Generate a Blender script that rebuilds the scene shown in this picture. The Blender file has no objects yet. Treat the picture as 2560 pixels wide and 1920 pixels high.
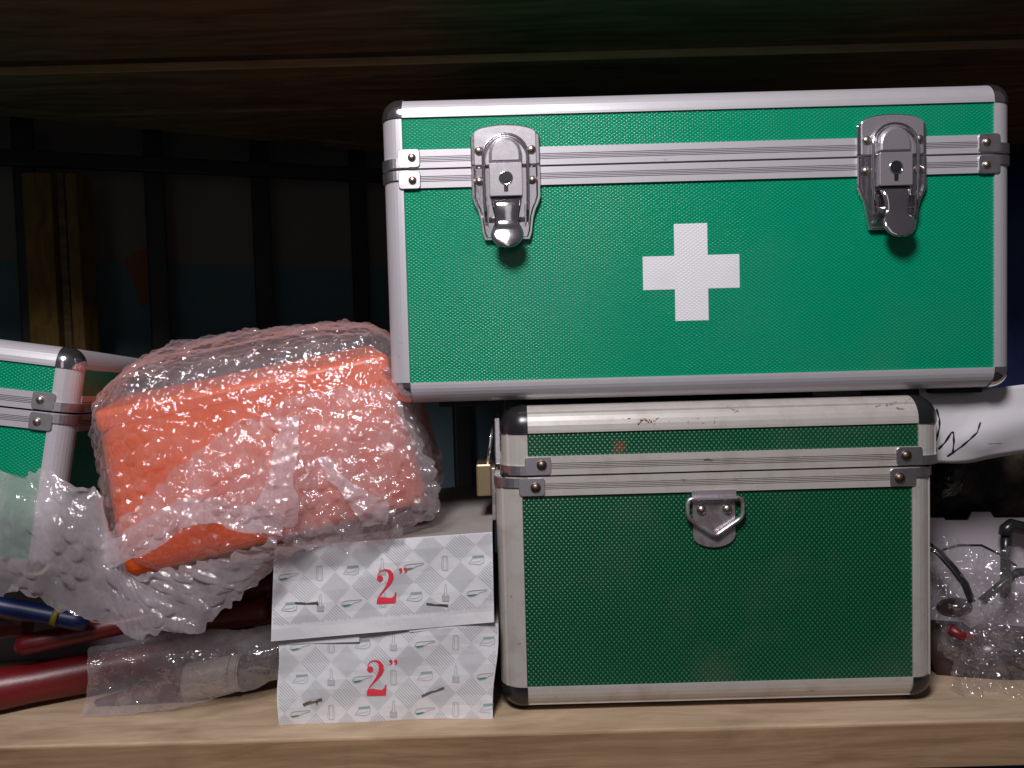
import bpy, bmesh, math, random
import numpy as np
from mathutils import Vector, Matrix, Euler
random.seed(7); RNG = np.random.default_rng(11)
SC = bpy.context.scene
C = SC.collection
R = math.radians
# ------------------------------------------------------------------ camera, world, light, exposure
CAM_Z = 0.2367
FPX = 1920.0                      # focal length in photograph pixels (2560 wide)
cam = bpy.data.cameras.new('camera'); camo = bpy.data.objects.new('camera', cam); C.objects.link(camo)
cam.sensor_width = 36.0; cam.lens = 27.0; cam.clip_start = 0.02; cam.clip_end = 50.0
CAM_M = Euler((R(87.5), 0, 0)).to_matrix() @ Matrix.Rotation(R(-1.55), 3, 'Z')
camo.matrix_world = Matrix.Translation((0, 0, CAM_Z)) @ CAM_M.to_4x4()
SC.camera = camo
W_ = bpy.data.worlds.new('World'); SC.world = W_; W_.use_nodes = True
W_.node_tree.nodes['Background'].inputs[0].default_value = (0.80, 0.74, 0.84, 1)
W_.node_tree.nodes['Background'].inputs[1].default_value = 0.05
def lamp(name, loc, target, size, watt, col):
    l = bpy.data.lights.new(name, 'AREA'); l.shape = 'DISK'; l.size = size; l.energy = watt; l.color = col
    o = bpy.data.objects.new(name, l); C.objects.link(o); o.location = loc
    o.rotation_euler = (Vector(target) - Vector(loc)).to_track_quat('-Z', 'Y').to_euler()
    return o
lamp('hanging_lamp', (-0.13, -0.12, 0.84), (0.04, 0.5, 0.20), 0.23, 8.7, (1.0, 0.96, 0.985))
rl = lamp('sheen_fill', (0.10, -1.5, 0.45), (0.05, 0.5, 0.25), 1.5, 1.15, (1.0, 0.96, 0.99))  # added soft source behind the camera, for plate reflections and panel sheen
rl.data.shape = 'RECTANGLE'; rl.data.size = .42; rl.data.size_y = 1.7
SC.view_settings.view_transform = 'Standard'; SC.view_settings.look = 'None'
SC.view_settings.gamma = 1.0; SC.view_settings.exposure = 0.0
SC.cycles.transparent_max_bounces = 40; SC.cycles.max_bounces = 10
SC.cycles.diffuse_bounces = 4; SC.cycles.glossy_bounces = 4; SC.cycles.transmission_bounces = 8
SC.cycles.sample_clamp_indirect = 4.0

KD = 2560.0 / 2212.0               # pixel of the enlarged view -> pixel of the photograph
def at(px, py, Y):
    d = CAM_M @ Vector(((px - 1280) / FPX, (960 - py) / FPX, -1.0))
    t = Y / d.y
    return Vector((d.x * t, Y, CAM_Z + d.z * t))
def ad(px, py, Y): return at(px * KD, py * KD, Y)
def on_z(px, py, z):
    d = CAM_M @ Vector(((px - 1280) / FPX, (960 - py) / FPX, -1.0))
    t = (z - CAM_Z) / d.z
    return Vector((d.x * t, d.y * t, z))

# ------------------------------------------------------------------ mesh builder
class MB:
    def __init__(s): s.v = []; s.f = []; s.mi = []; s.sm = []
    def add(s, vs, fs, mi=0, smooth=False):
        b = len(s.v); s.v.extend([tuple(p) for p in vs])
        for f in fs: s.f.append(tuple(i + b for i in f)); s.mi.append(mi); s.sm.append(smooth)
        return s
    def grid(s, P, mi=0, smooth=True, close_u=False, close_v=False):
        n, m = len(P), len(P[0]); vs = [p for row in P for p in row]; fs = []
        for i in range(n if close_u else n - 1):
            for j in range(m if close_v else m - 1):
                i2, j2 = (i + 1) % n, (j + 1) % m
                fs.append((i * m + j, i * m + j2, i2 * m + j2, i2 * m + j))
        return s.add(vs, fs, mi, smooth)
    def box(s, a, b, mi=0):
        x0, y0, z0 = a; x1, y1, z1 = b
        vs = [(x, y, z) for z in (z0, z1) for y in (y0, y1) for x in (x0, x1)]
        return s.add(vs, [(0, 2, 3, 1), (4, 5, 7, 6), (0, 1, 5, 4), (2, 6, 7, 3), (0, 4, 6, 2), (1, 3, 7, 5)], mi)
    def tube(s, pts, r, n=10, mi=0, caps=True, closed=False, ry=None):
        pts = [Vector(p) for p in pts]; k = len(pts); rows = []
        rr = r if isinstance(r, (list, tuple)) else [r] * k
        up = None
        for i, p in enumerate(pts):
            a = pts[(i - 1) % k] if (closed or i > 0) else p
            b = pts[(i + 1) % k] if (closed or i < k - 1) else p
            t = (b - a).normalized()
            if up is None:
                up = Vector((0, 0, 1)) if abs(t.z) < .9 else Vector((0, 1, 0))
            sd = t.cross(up).normalized(); up = sd.cross(t).normalized()
            q = 1.0 if ry is None else ry
            rows.append([p + (sd * math.cos(2 * math.pi * j / n) + up * q * math.sin(2 * math.pi * j / n)) * rr[i] for j in range(n)])
        s.grid(rows, mi, True, closed, True)
        if caps and not closed:
            b = len(s.v) - k * n
            s.f.append(tuple(b + j for j in range(n))[::-1]); s.mi.append(mi); s.sm.append(False)
            s.f.append(tuple(b + (k - 1) * n + j for j in range(n))); s.mi.append(mi); s.sm.append(False)
        return s
    def dome(s, c, ax, r, h, n=16, k=6, mi=0):
        c = Vector(c); ax = Vector(ax).normalized()
        u = ax.orthogonal().normalized(); w = ax.cross(u); rows = []
        for i in range(k + 1):
            t = i / k * math.pi / 2
            rows.append([c + (u * math.cos(2 * math.pi * j / n) + w * math.sin(2 * math.pi * j / n)) * (r * math.cos(t) + 1e-6) + ax * h * math.sin(t) for j in range(n)])
        return s.grid(rows, mi, True, False, True)
    def prism(s, poly, fn, h0, h1, mi=0):
        """poly: 2D outline; fn(u, v, h) -> point"""
        n = len(poly)
        vs = [fn(u, v, h0) for u, v in poly] + [fn(u, v, h1) for u, v in poly]
        fs = [tuple(range(n))[::-1], tuple(range(n, 2 * n))] + [(i, (i + 1) % n, n + (i + 1) % n, n + i) for i in range(n)]
        return s.add(vs, fs, mi)
    def loft(s, polys, mi=0, smooth=False):
        """stack of equal-length closed 3D outlines, capped"""
        n = len(polys[0]); vs = [p for q in polys for p in q]; fs = []
        for k in range(len(polys) - 1):
            for i in range(n): fs.append((k * n + i, k * n + (i + 1) % n, (k + 1) * n + (i + 1) % n, (k + 1) * n + i))
        s.add(vs, fs, mi, smooth)
        b = len(s.v) - len(vs)
        s.f.append(tuple(b + i for i in range(n))[::-1]); s.mi.append(mi); s.sm.append(False)
        s.f.append(tuple(b + (len(polys) - 1) * n + i for i in range(n))); s.mi.append(mi); s.sm.append(False)
        return s
def link(name, me, parent=None):
    o = bpy.data.objects.new(name, me); C.objects.link(o)
    if parent is not None: o.parent = parent
    return o
def obj(name, mb, mats, parent=None, world=True, bevel=0, seg=2, fixn=True, merge=0, thick=0):
    """world=True: the vertices are in world space and are moved into the parent's frame"""
    if not isinstance(mats, (list, tuple)): mats = [mats]
    off = Vector((0, 0, 0))
    if parent is not None and world:
        off = parent.location.copy()
        if parent.parent is not None: off += parent.parent.location
    me = bpy.data.meshes.new(name)
    me.from_pydata([tuple(Vector(p) - off) for p in mb.v] if off.length else mb.v, [], mb.f)
    me.polygons.foreach_set('material_index', mb.mi); me.polygons.foreach_set('use_smooth', mb.sm)
    for m in mats: me.materials.append(m)
    if bevel or fixn or merge:
        bm = bmesh.new(); bm.from_mesh(me)
        if merge: bmesh.ops.remove_doubles(bm, verts=bm.verts, dist=merge)
        if fixn: bmesh.ops.recalc_face_normals(bm, faces=bm.faces)
        if bevel:
            es = [e for e in bm.edges if len(e.link_faces) == 2 and e.calc_face_angle(0) > R(32)]
            bmesh.ops.bevel(bm, geom=es, offset=bevel, segments=seg, affect='EDGES', profile=.5, clamp_overlap=True)
        bm.to_mesh(me); bm.free()
    me.update()
    o = link(name, me, parent)
    if thick:
        md = o.modifiers.new('thickness', 'SOLIDIFY'); md.thickness = thick; md.offset = 0
    return o
def thing(name, label, cat, loc=(0, 0, 0), group=None, rot=(0, 0, 0)):
    o = bpy.data.objects.new(name, None); C.objects.link(o); o.location = loc; o.rotation_euler = rot
    o.empty_display_size = .02
    return tag(o, label, cat, group)
def tag(o, label, cat, group=None):
    o['label'] = label; o['category'] = cat
    if group: o['group'] = group
    return o
def struct(o): o['kind'] = 'structure'; return o

# ------------------------------------------------------------------ materials
def mat(name, col, rough=.5, metal=0.0, spec=.5):
    m = bpy.data.materials.new(name); m.use_nodes = True
    b = m.node_tree.nodes['Principled BSDF']
    b.inputs['Base Color'].default_value = (*col, 1); b.inputs['Roughness'].default_value = rough
    b.inputs['Metallic'].default_value = metal; b.inputs['Specular IOR Level'].default_value = spec
    return m
class NT:
    def __init__(s, m): s.t = m.node_tree; s.b = s.t.nodes.get('Principled BSDF')
    def n(s, typ, ins=None, **kw):
        x = s.t.nodes.new(typ)
        for k, v in kw.items(): setattr(x, k, v)
        for k, v in (ins or {}).items():
            if isinstance(v, bpy.types.NodeSocket): s.t.links.new(v, x.inputs[k])
            else: x.inputs[k].default_value = v
        return x
    def math(s, op, a, b=0.0, c=None, clamp=False):
        x = s.n('ShaderNodeMath', {0: a, 1: b}, operation=op); x.use_clamp = clamp
        if c is not None:
            if isinstance(c, bpy.types.NodeSocket): s.t.links.new(c, x.inputs[2])
            else: x.inputs[2].default_value = c
        return x.outputs[0]
    def mix(s, f, a, b):
        x = s.n('ShaderNodeMix', data_type='RGBA')
        for k, v in ((0, f), (6, a), (7, b)):
            if isinstance(v, bpy.types.NodeSocket): s.t.links.new(v, x.inputs[k])
            else: x.inputs[k].default_value = v if k == 0 else (*v, 1)
        return x.outputs[2]
    def noise(s, vec, scale, detail=3, rough=.55):
        return s.n('ShaderNodeTexNoise', {'Vector': vec, 'Scale': scale, 'Detail': detail, 'Roughness': rough}).outputs[0]
    def obj(s): return s.n('ShaderNodeTexCoord').outputs['Object']
    def mapping(s, vec, scale=(1, 1, 1), rot=(0, 0, 0), loc=(0, 0, 0)):
        return s.n('ShaderNodeMapping', {0: vec, 1: loc, 2: rot, 3: scale}).outputs[0]
    def ramp(s, f, a, b): 
        x = s.n('ShaderNodeMapRange', {0: f, 1: a, 2: b, 3: 0.0, 4: 1.0}); x.clamp = True
        return x.outputs[0]
    def set(s, k, v): s.t.links.new(v, s.b.inputs[k])
    def bump(s, h, strength=1.0, dist=.001):
        x = s.n('ShaderNodeBump', {'Height': h, 'Strength': strength, 'Distance': dist}); s.set('Normal', x.outputs[0])

def diamond_panel(name, base, gap, px, pz, amp, rough, stain=None, dirt=.06, spec=.5):
    """embossed plastic: a staggered lattice of rounded studs"""
    m = mat(name, base, rough, 0, spec); t = NT(m); o = t.obj()
    sp = t.n('ShaderNodeSeparateXYZ', {0: o})
    x = t.math('ADD', sp.outputs[0], sp.outputs[1]); z = sp.outputs[2]
    a = t.math('COSINE', t.math('MULTIPLY', x, 2 * math.pi / px))
    b = t.math('COSINE', t.math('MULTIPLY', z, 2 * math.pi / pz))
    f = t.math('MULTIPLY', a, b)
    h = t.math('POWER', t.math('MAXIMUM', f, 0.0), .8)
    t.bump(h, 1.0, amp)
    c = t.mix(t.ramp(f, -.2, .7), gap, base)
    n1 = t.noise(o, 14, 4)
    c = t.mix(t.math('MULTIPLY', t.ramp(n1, .5, .8), dirt), c, (.16, .17, .14))
    if stain is not None:
        for (sx, sz, rr, col, fa) in stain:
            d = t.n('ShaderNodeVectorMath', {0: t.n('ShaderNodeCombineXYZ', {0: sp.outputs[0], 1: 0.0, 2: sp.outputs[2]}).outputs[0], 1: (sx, 0, sz)}, operation='DISTANCE').outputs[1]
            d = t.math('ADD', d, t.math('MULTIPLY', t.math('SUBTRACT', t.noise(o, 260, 3), .5), rr * 1.6))
            c = t.mix(t.math('MULTIPLY', t.math('SUBTRACT', 1.0, t.ramp(d, rr * .2, rr)), fa), c, col)
    t.set('Base Color', c)
    t.set('Roughness', t.math('ADD', rough - .05, t.math('MULTIPLY', t.noise(o, 30, 3), .14)))
    return m
def aluminium(name, col, rough, metal, wear, dirt):
    m = mat(name, col, rough, metal); t = NT(m); o = t.obj()
    n1 = t.noise(t.mapping(o, (6, 6, 6)), 9, 5, .65)
    n2 = t.noise(t.mapping(o, (5, 20, 14)), 16, 3, .6)
    c = t.mix(t.math('MULTIPLY', t.ramp(n1, .48, .75), wear), col, tuple(k * .62 for k in dirt))
    c = t.mix(t.math('MULTIPLY', t.ramp(n2, .70, .76), min(1, wear * 2.2)), c, (.12, .09, .07))
    t.set('Base Color', c)
    t.set('Roughness', t.math('ADD', rough - .06, t.math('MULTIPLY', n1, .14)))
    t.bump(t.noise(t.mapping(o, (40, 40, 40)), 60, 2), .10, .0002)
    return m
def metal_worn(name, col, rough, var=.1, tint=None, metal=1.0):
    m = mat(name, col, rough, metal); t = NT(m); o = t.obj()
    n1 = t.noise(o, 160, 4, .6)
    t.set('Roughness', t.math('ADD', rough - var * .5, t.math('MULTIPLY', n1, var)))
    if tint: t.set('Base Color', t.mix(t.math('MULTIPLY', t.ramp(t.noise(o, 120, 4), .42, .7), .75), col, tint))
    t.bump(t.noise(o, 420, 3), .12, .0003)
    return m
def wood(name, dark, light, axis_scale=(1.2, 16, 16), rough=.6, spots=.3, bump=.15):
    m = mat(name, light, rough, 0, .3); t = NT(m); o = t.obj()
    wrp = t.n('ShaderNodeTexNoise', {'Vector': t.mapping(o, (2, 6, 6)), 'Scale': 2.0, 'Detail': 3.0}).outputs['Color']
    v = t.n('ShaderNodeVectorMath', {0: t.mapping(o, axis_scale), 1: wrp}, operation='ADD').outputs[0]
    g = t.noise(v, 5.0, 6, .62); g2 = t.noise(t.mapping(o, tuple(k * 5 for k in axis_scale)), 7, 3, .7)
    c = t.mix(t.ramp(g, .32, .66), dark, light)
    c = t.mix(t.math('MULTIPLY', t.ramp(g2, .5, .75), .35), c, dark)
    st = t.noise(o, 11, 5, .6)
    c = t.mix(t.math('MULTIPLY', t.ramp(st, .56, .78), spots), c, tuple(k * .35 for k in dark))
    t.set('Base Color', c); t.bump(g2, bump, .0006)
    return m
M = {}
M['big_panel'] = diamond_panel('bright_green_panel', (.0005, .33, .17), (.0005, .22, .11), .0032, .0022, .00021, .17, dirt=.07, spec=.42)
M['small_panel'] = diamond_panel('dark_green_panel', (.006, .17, .065), (.003, .045, .022), .0031, .0036, .00040, .27, dirt=.16,
                                 stain=[(-.062, .172, .006, (.16, .075, .035), .85), (-.003, .022, .022, (.10, .12, .07), .22)])
M['alu'] = aluminium('satin_aluminium', (.59, .565, .60), .38, .38, .16, (.55, .5, .45))
M['alu_worn'] = aluminium('worn_aluminium', (.55, .515, .485), .43, .28, .62, (.62, .5, .42))
M['chrome'] = metal_worn('chrome', (.74, .70, .74), .12, .08, None, .97)
M['chrome_soft'] = metal_worn('nickel_plate', (.70, .66, .70), .24, .10, None, .78)
M['plate_metal'] = metal_worn('bracket_plate', (.62, .59, .62), .40, .14)
M['rusty_chrome'] = metal_worn('tarnished_chrome', (.62, .58, .62), .27, .16, (.26, .15, .10), .80)
M['rivet'] = metal_worn('rivet_metal', (.50, .42, .37), .36, .12)
M['rivet_brown'] = metal_worn('brown_rivet', (.20, .14, .11), .42, .12)
M['black'] = mat('black_plastic', (.016, .016, .018), .26)
M['dark'] = mat('dark_slot', (.004, .004, .005), .6)
M['white_paint'] = diamond_panel('white_cross_print', (.80, .79, .82), (.70, .70, .73), .0032, .0022, .00013, .45, dirt=.22)
M['brass'] = metal_worn('dull_brass', (.52, .42, .25), .45, .1)
M['card'] = mat('white_card', (.78, .77, .80), .62)
t = NT(M['card']); o_ = t.obj()
t.set('Base Color', t.mix(t.math('MULTIPLY', t.ramp(t.noise(o_, 26, 5, .6), .58, .88), .45), (.76, .75, .78), (.40, .34, .30)))
t.bump(t.noise(o_, 24, 4), .55, .003)
M['card_shaded'] = mat('shaded_grey_board', (.40, .37, .35), .8); t = NT(M['card_shaded'])
t.set('Base Color', t.mix(t.noise(t.obj(), 60, 4), (.22, .195, .18), (.34, .31, .295)))  # grey board, darkened so its colour carries the shade on the box top
M['ink_grey'] = mat('grey_ink', (.46, .49, .51), .7)
M['ink_green'] = mat('green_ink', (.04, .26, .19), .7)
M['ink_red'] = mat('red_ink', (.80, .045, .075), .6)
M['marker'] = mat('black_marker', (.012, .010, .014), .5)
M['paper'] = mat('white_paper', (.62, .60, .63), .75)
M['orange'] = mat('orange_plastic', (.82, .11, .006), .38)
M['grey_lining'] = mat('grey_lining', (.12, .10, .12), .8)
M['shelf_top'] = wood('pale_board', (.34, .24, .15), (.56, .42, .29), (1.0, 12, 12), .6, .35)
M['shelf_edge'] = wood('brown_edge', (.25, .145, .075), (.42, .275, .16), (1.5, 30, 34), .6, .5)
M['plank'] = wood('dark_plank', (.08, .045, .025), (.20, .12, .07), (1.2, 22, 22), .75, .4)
M['pale_strip'] = wood('pale_strip', (.28, .16, .09), (.42, .26, .15), (1.2, 22, 22), .7, .4)
M['post_wood'] = wood('yellow_timber', (.08, .042, .009), (.17, .095, .022), (20, 20, 1.5), .7, .5)
M['red'] = mat('red_dipped_grip', (.14, .006, .009), .38)
t = NT(M['red']); t.bump(t.noise(t.obj(), 120, 3), .2, .001)
M['red_dark'] = mat('dark_red_grip', (.10, .010, .013), .42)
M['blue'] = mat('blue_grip', (.004, .012, .07), .42)
M['yellow'] = mat('yellow_mark', (.20, .14, .015), .5)
M['cream'] = mat('cream_ferrule', (.46, .41, .34), .42, .3)
M['handle_brown'] = mat('brown_red_handle', (.15, .06, .048), .45)
M['pouch'] = mat('dull_brown_pouch', (.05, .025, .022), .6)
M['bristle'] = mat('dark_bristle', (.035, .030, .028), .7)
M['carton'] = mat('plain_carton', (.50, .455, .50), .75)
M['bar'] = mat('black_bar', (.006, .006, .007), .6)
M['blue_sheet'] = mat('blue_sheet', (.012, .035, .16), .6)
t = NT(M['blue_sheet']); t.bump(t.noise(t.obj(), 10, 4), .6, .02)
M['orange_cloth'] = mat('orange_paint', (.22, .075, .02), .8)
M['black_bag'] = mat('black_film', (.010, .010, .012), .16)
t = NT(M['black_bag']); t.bump(t.noise(t.obj(), 40, 5), .7, .006)
M['brown_cloth'] = mat('brown_black_cloth', (.05, .035, .025), .75)
t = NT(M['brown_cloth']); t.set('Base Color', t.mix(t.ramp(t.noise(t.obj(), 40, 5), .45, .65), (.008, .007, .007), (.085, .06, .04))); t.bump(t.noise(t.obj(), 60, 4), .6, .006)
M['foot'] = mat('black_rubber', (.012, .012, .012), .8)

def film(name, haze, hvar, gl=1.0, rough=.09, tint=(.97, .965, .97), bump=0.0, bscale=90):
    m = bpy.data.materials.new(name); m.use_nodes = True; nt = m.node_tree
    nt.nodes.remove(nt.nodes['Principled BSDF']); t = NT(m); out = nt.nodes['Material Output']; o = t.obj()
    lw = t.n('ShaderNodeLayerWeight', {'Blend': .35})
    nz = t.noise(o, 55, 4, .6)
    hz = t.math('ADD', haze, t.math('MULTIPLY', t.ramp(nz, .38, .72), hvar))
    hz = t.math('ADD', hz, t.math('MULTIPLY', t.math('POWER', lw.outputs['Facing'], 3.0), .18), clamp=True)
    tr = t.n('ShaderNodeBsdfTransparent', {0: (*tint, 1)})
    fa = t.n('ShaderNodeAttribute', attribute_name='film_normal').outputs['Vector']; gn = t.n('ShaderNodeNewGeometry').outputs['Normal']
    dt = t.n('ShaderNodeVectorMath', {0: fa, 1: gn}, operation='DOT_PRODUCT').outputs['Value']
    sg = t.math('SIGN', dt)                      # keep the film's own side when it is seen from behind
    fs = t.n('ShaderNodeVectorMath', {0: fa, 'Scale': t.math('MULTIPLY', sg, .95)}, operation='SCALE').outputs[0]
    gs = t.n('ShaderNodeVectorMath', {0: gn, 'Scale': .10}, operation='SCALE').outputs[0]
    nn = t.n('ShaderNodeVectorMath', {0: t.n('ShaderNodeVectorMath', {0: fs, 1: gs}, operation='ADD').outputs[0]}, operation='NORMALIZE').outputs[0]
    df = t.n('ShaderNodeBsdfDiffuse', {0: (.88, .80, .85, 1), 'Normal': nn}); tl = t.n('ShaderNodeBsdfTranslucent', {0: (.88, .80, .85, 1), 'Normal': nn})
    mm = t.n('ShaderNodeMixShader', {0: .45, 1: df.outputs[0], 2: tl.outputs[0]})
    base = t.n('ShaderNodeMixShader', {0: hz, 1: tr.outputs[0], 2: mm.outputs[0]})
    g = t.n('ShaderNodeBsdfGlossy', {0: (1, .97, 1, 1), 'Roughness': rough})
    if bump:
        bp = t.n('ShaderNodeBump', {'Height': t.math('ABSOLUTE', t.math('SUBTRACT', t.noise(o, bscale, 3, .6), .5)), 'Strength': bump, 'Distance': .5 / bscale})
        nt.links.new(bp.outputs[0], g.inputs['Normal'])
    fr = t.n('ShaderNodeFresnel', {0: 1.5})
    f2 = t.math('MINIMUM', t.math('MULTIPLY', fr.outputs[0], gl), .16)
    fin = t.n('ShaderNodeMixShader', {0: f2, 1: base.outputs[0], 2: g.outputs[0]})
    nt.links.new(fin.outputs[0], out.inputs[0])
    return m
M['wrap'] = film('bubble_film', .13, .14, 2.4, .08, bump=.6, bscale=170)
M['wrap_layer'] = film('bubble_film_folded', .21, .22, 2.2, .08, bump=.6, bscale=170)
M['wrap_flap'] = film('bubble_film_doubled', .40, .20, 2.2, .09, bump=.6, bscale=170)
M['wrap_fold'] = film('bubble_film_bunched', .42, .22, 2.6, .10, bump=.6, bscale=170)
M['bag_frost'] = film('frosted_bag_film', .20, .18, 1.8, .09, bump=.6, bscale=60)
M['bag'] = film('clear_bag_film', .05, .12, 1.6, .09, bump=.4, bscale=60)

# ------------------------------------------------------------------ the rack: board in front, dark planks overhead
SHELF_Y0, SHELF_Y1 = .4655, .88
rack = thing('wooden_rack', 'pale wooden shelf board with brown front edge carrying the green cases, dark planks above', 'shelf rack', (0, SHELF_Y0, 0))
def board(name, a, b, m, bevel=.0012):
    return obj(name, MB().box(a, b), m, rack, bevel=bevel)
board('shelf_board', (-1.0, SHELF_Y0 + .0005, -.020), (1.25, SHELF_Y1, 0), M['shelf_top'])
board('front_batten', (-1.0, SHELF_Y0 - .0014, -.0285), (1.25, SHELF_Y0, -.0004), M['shelf_edge'], .0015)
UZ = .477
ys = [.455, .586, .649, .712, .762, .83, .90, .97, 1.04]
LK = math.tan(R(27)); LN = lambda x: .904 + LK * (x + .15)      # the planks end along a line parallel to the wall
for i in range(len(ys) - 1):
    dz = [.004, .009, .0, .004, .0005, .003, .001, .002][i]
    y0_, y1_ = ys[i] + .0016, ys[i + 1] - .0016
    poly = [(-1.0, y0_), (1.25, y0_), (1.25, y1_), (-1.0, y1_)]; out = []
    for p, q in zip(poly, poly[1:] + poly[:1]):
        fp, fq = LN(p[0]) - p[1], LN(q[0]) - q[1]
        if fp >= 0: out.append(p)
        if (fp >= 0) != (fq >= 0): k_ = fp / (fp - fq); out.append((p[0] + (q[0] - p[0]) * k_, p[1] + (q[1] - p[1]) * k_))
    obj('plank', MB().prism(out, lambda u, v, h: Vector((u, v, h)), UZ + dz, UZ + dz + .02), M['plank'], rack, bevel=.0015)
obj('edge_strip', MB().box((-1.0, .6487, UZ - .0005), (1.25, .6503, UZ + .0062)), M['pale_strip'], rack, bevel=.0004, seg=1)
obj('light_blocker', MB().prism([(-1.0, LN(-1.0) + .002), (.12, LN(.12) + .002), (1.3, LN(.12) + .002), (1.3, LN(.12) + .024), (.11, LN(.12) + .024), (-1.0, LN(-1.0) + .026)], lambda u, v, h: Vector((u, v, h)), UZ + .0012, UZ + .45), M['plank'], rack, bevel=.001)  # added board above the planks; keeps lamp light off the wall
struct(obj('floor', MB().box((-2.5, -2.5, -.80), (2.6, 2.6, -.75)), mat('dark_floor', (.05, .045, .04), .8)))
# ------------------------------------------------------------------ wall, grille, post, tarpaulin
P0 = Vector((-.474, .965, 0)); YAW = R(21.8); DW = Vector((math.cos(YAW), math.sin(YAW), 0)); NW = Vector((math.sin(YAW), -math.cos(YAW), 0))
def wl(u, z, d=0.0): return P0 + DW * u + NW * d + Vector((0, 0, z))
def ray_wall(px, py, d=0.0):
    dr = CAM_M @ Vector(((px * KD - 1280) / FPX, (960 - py * KD) / FPX, -1.0)); o = Vector((0, 0, CAM_Z))
    t = (P0 + NW * d - o).dot(NW) / dr.dot(NW); p = o + dr * t
    return (p - P0).dot(DW), p.z
ZB = ray_wall(600, 569)[1]
M['wall'] = mat('two_tone_wall', (.4, .4, .36), .8)
t = NT(M['wall']); o_ = t.obj(); sp = t.n('ShaderNodeSeparateXYZ', {0: o_})
zz = t.math('ADD', sp.outputs[2], t.math('MULTIPLY', t.noise(o_, 30, 3), .003))
c = t.mix(t.ramp(zz, ZB - .001, ZB + .001), (.085, .15, .175), (.17, .155, .14))
t.set('Base Color', t.mix(t.math('MULTIPLY', t.ramp(t.noise(o_, 6, 5), .45, .8), .35), c, (.05, .05, .045)))
mb = MB(); mb.prism([(-1.2, -.75), (2.4, -.75), (2.4, 1.1), (-1.2, 1.1)], lambda u, v, h: wl(u, v, h), -.08, 0)
struct(obj('back_wall', mb, M['wall']))
gr = thing('window_grille', 'black iron grille of upright bars and one cross bar before the dim wall', 'grille', wl(.2, 0, .05))
for (xd, w) in ((338, .022), (566, .022), (776, .021), (985, .024), (1190, .022), (60, .022)):
    u, _ = ray_wall(xd, 500, .05)
    obj('bar', MB().prism([(u - w / 2, -.3), (u + w / 2, -.3), (u + w / 2, .8), (u - w / 2, .8)], lambda a, b, h: wl(a, b, h), .044, .056), M['bar'], gr, bevel=.002)
u0, z0 = ray_wall(340, 357, .06); u1, z1 = ray_wall(775, 378, .06); sl = (z1 - z0) / (u1 - u0)
ua, ub = u0 - .35, u1 + .9
za, zb = z0 + sl * (ua - u0), z0 + sl * (ub - u0)
obj('cross_bar', MB().prism([(ua, za - .009), (ub, zb - .009), (ub, zb + .009), (ua, za + .009)], lambda a, b, h: wl(a, b, h), .0575, .066), M['bar'], gr, bevel=.002)
pa = [ray_wall(x, y, .0) for x, y in ((268, 565), (300, 540), (330, 535), (336, 600), (330, 650), (305, 660), (290, 610))]
tag(obj('paint_patch', MB().prism(pa, lambda a, b, h: wl(a, b, h), .0003, .0025), M['orange_cloth']), 'ragged orange patch stuck on the dim wall beside the first bar', 'patch')
pst = thing('timber_post', 'rough yellowish timber post with a dark groove standing behind the left case', 'post', ad(100, 900, .84))
for (xa, xb, dy, m) in ((44, 108, 0, 'post_wood'), (110, 136, .012, 'plank'), (138, 164, 0.0, 'post_wood')):
    a0 = ad(xa, 372, .84 + dy); a1 = ad(xb, 380, .84 + dy); zb_ = -.02
    obj('post_board', MB().box((a0.x, .84 + dy, 0.001), (a1.x, .872 + dy * .5, a0.z)), M[m], pst, bevel=.002)
# blue sheet at the right, hanging behind the rack
a = ad(2110, 330, .95); rows = []
for j in range(14):
    z = a.z - j / 13 * (a.z + .74); rows.append([Vector((a.x + i * .05 + .006 * math.sin(j * .7), .96 + .014 * math.sin(i * 1.7 + j * .25), z)) for i in range(22)])
sh = MB().grid(rows); tag(obj('blue_sheet', sh, M['blue_sheet'], thick=.002), 'dark blue plastic sheet hanging in shadow right of the large case', 'sheet')

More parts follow.
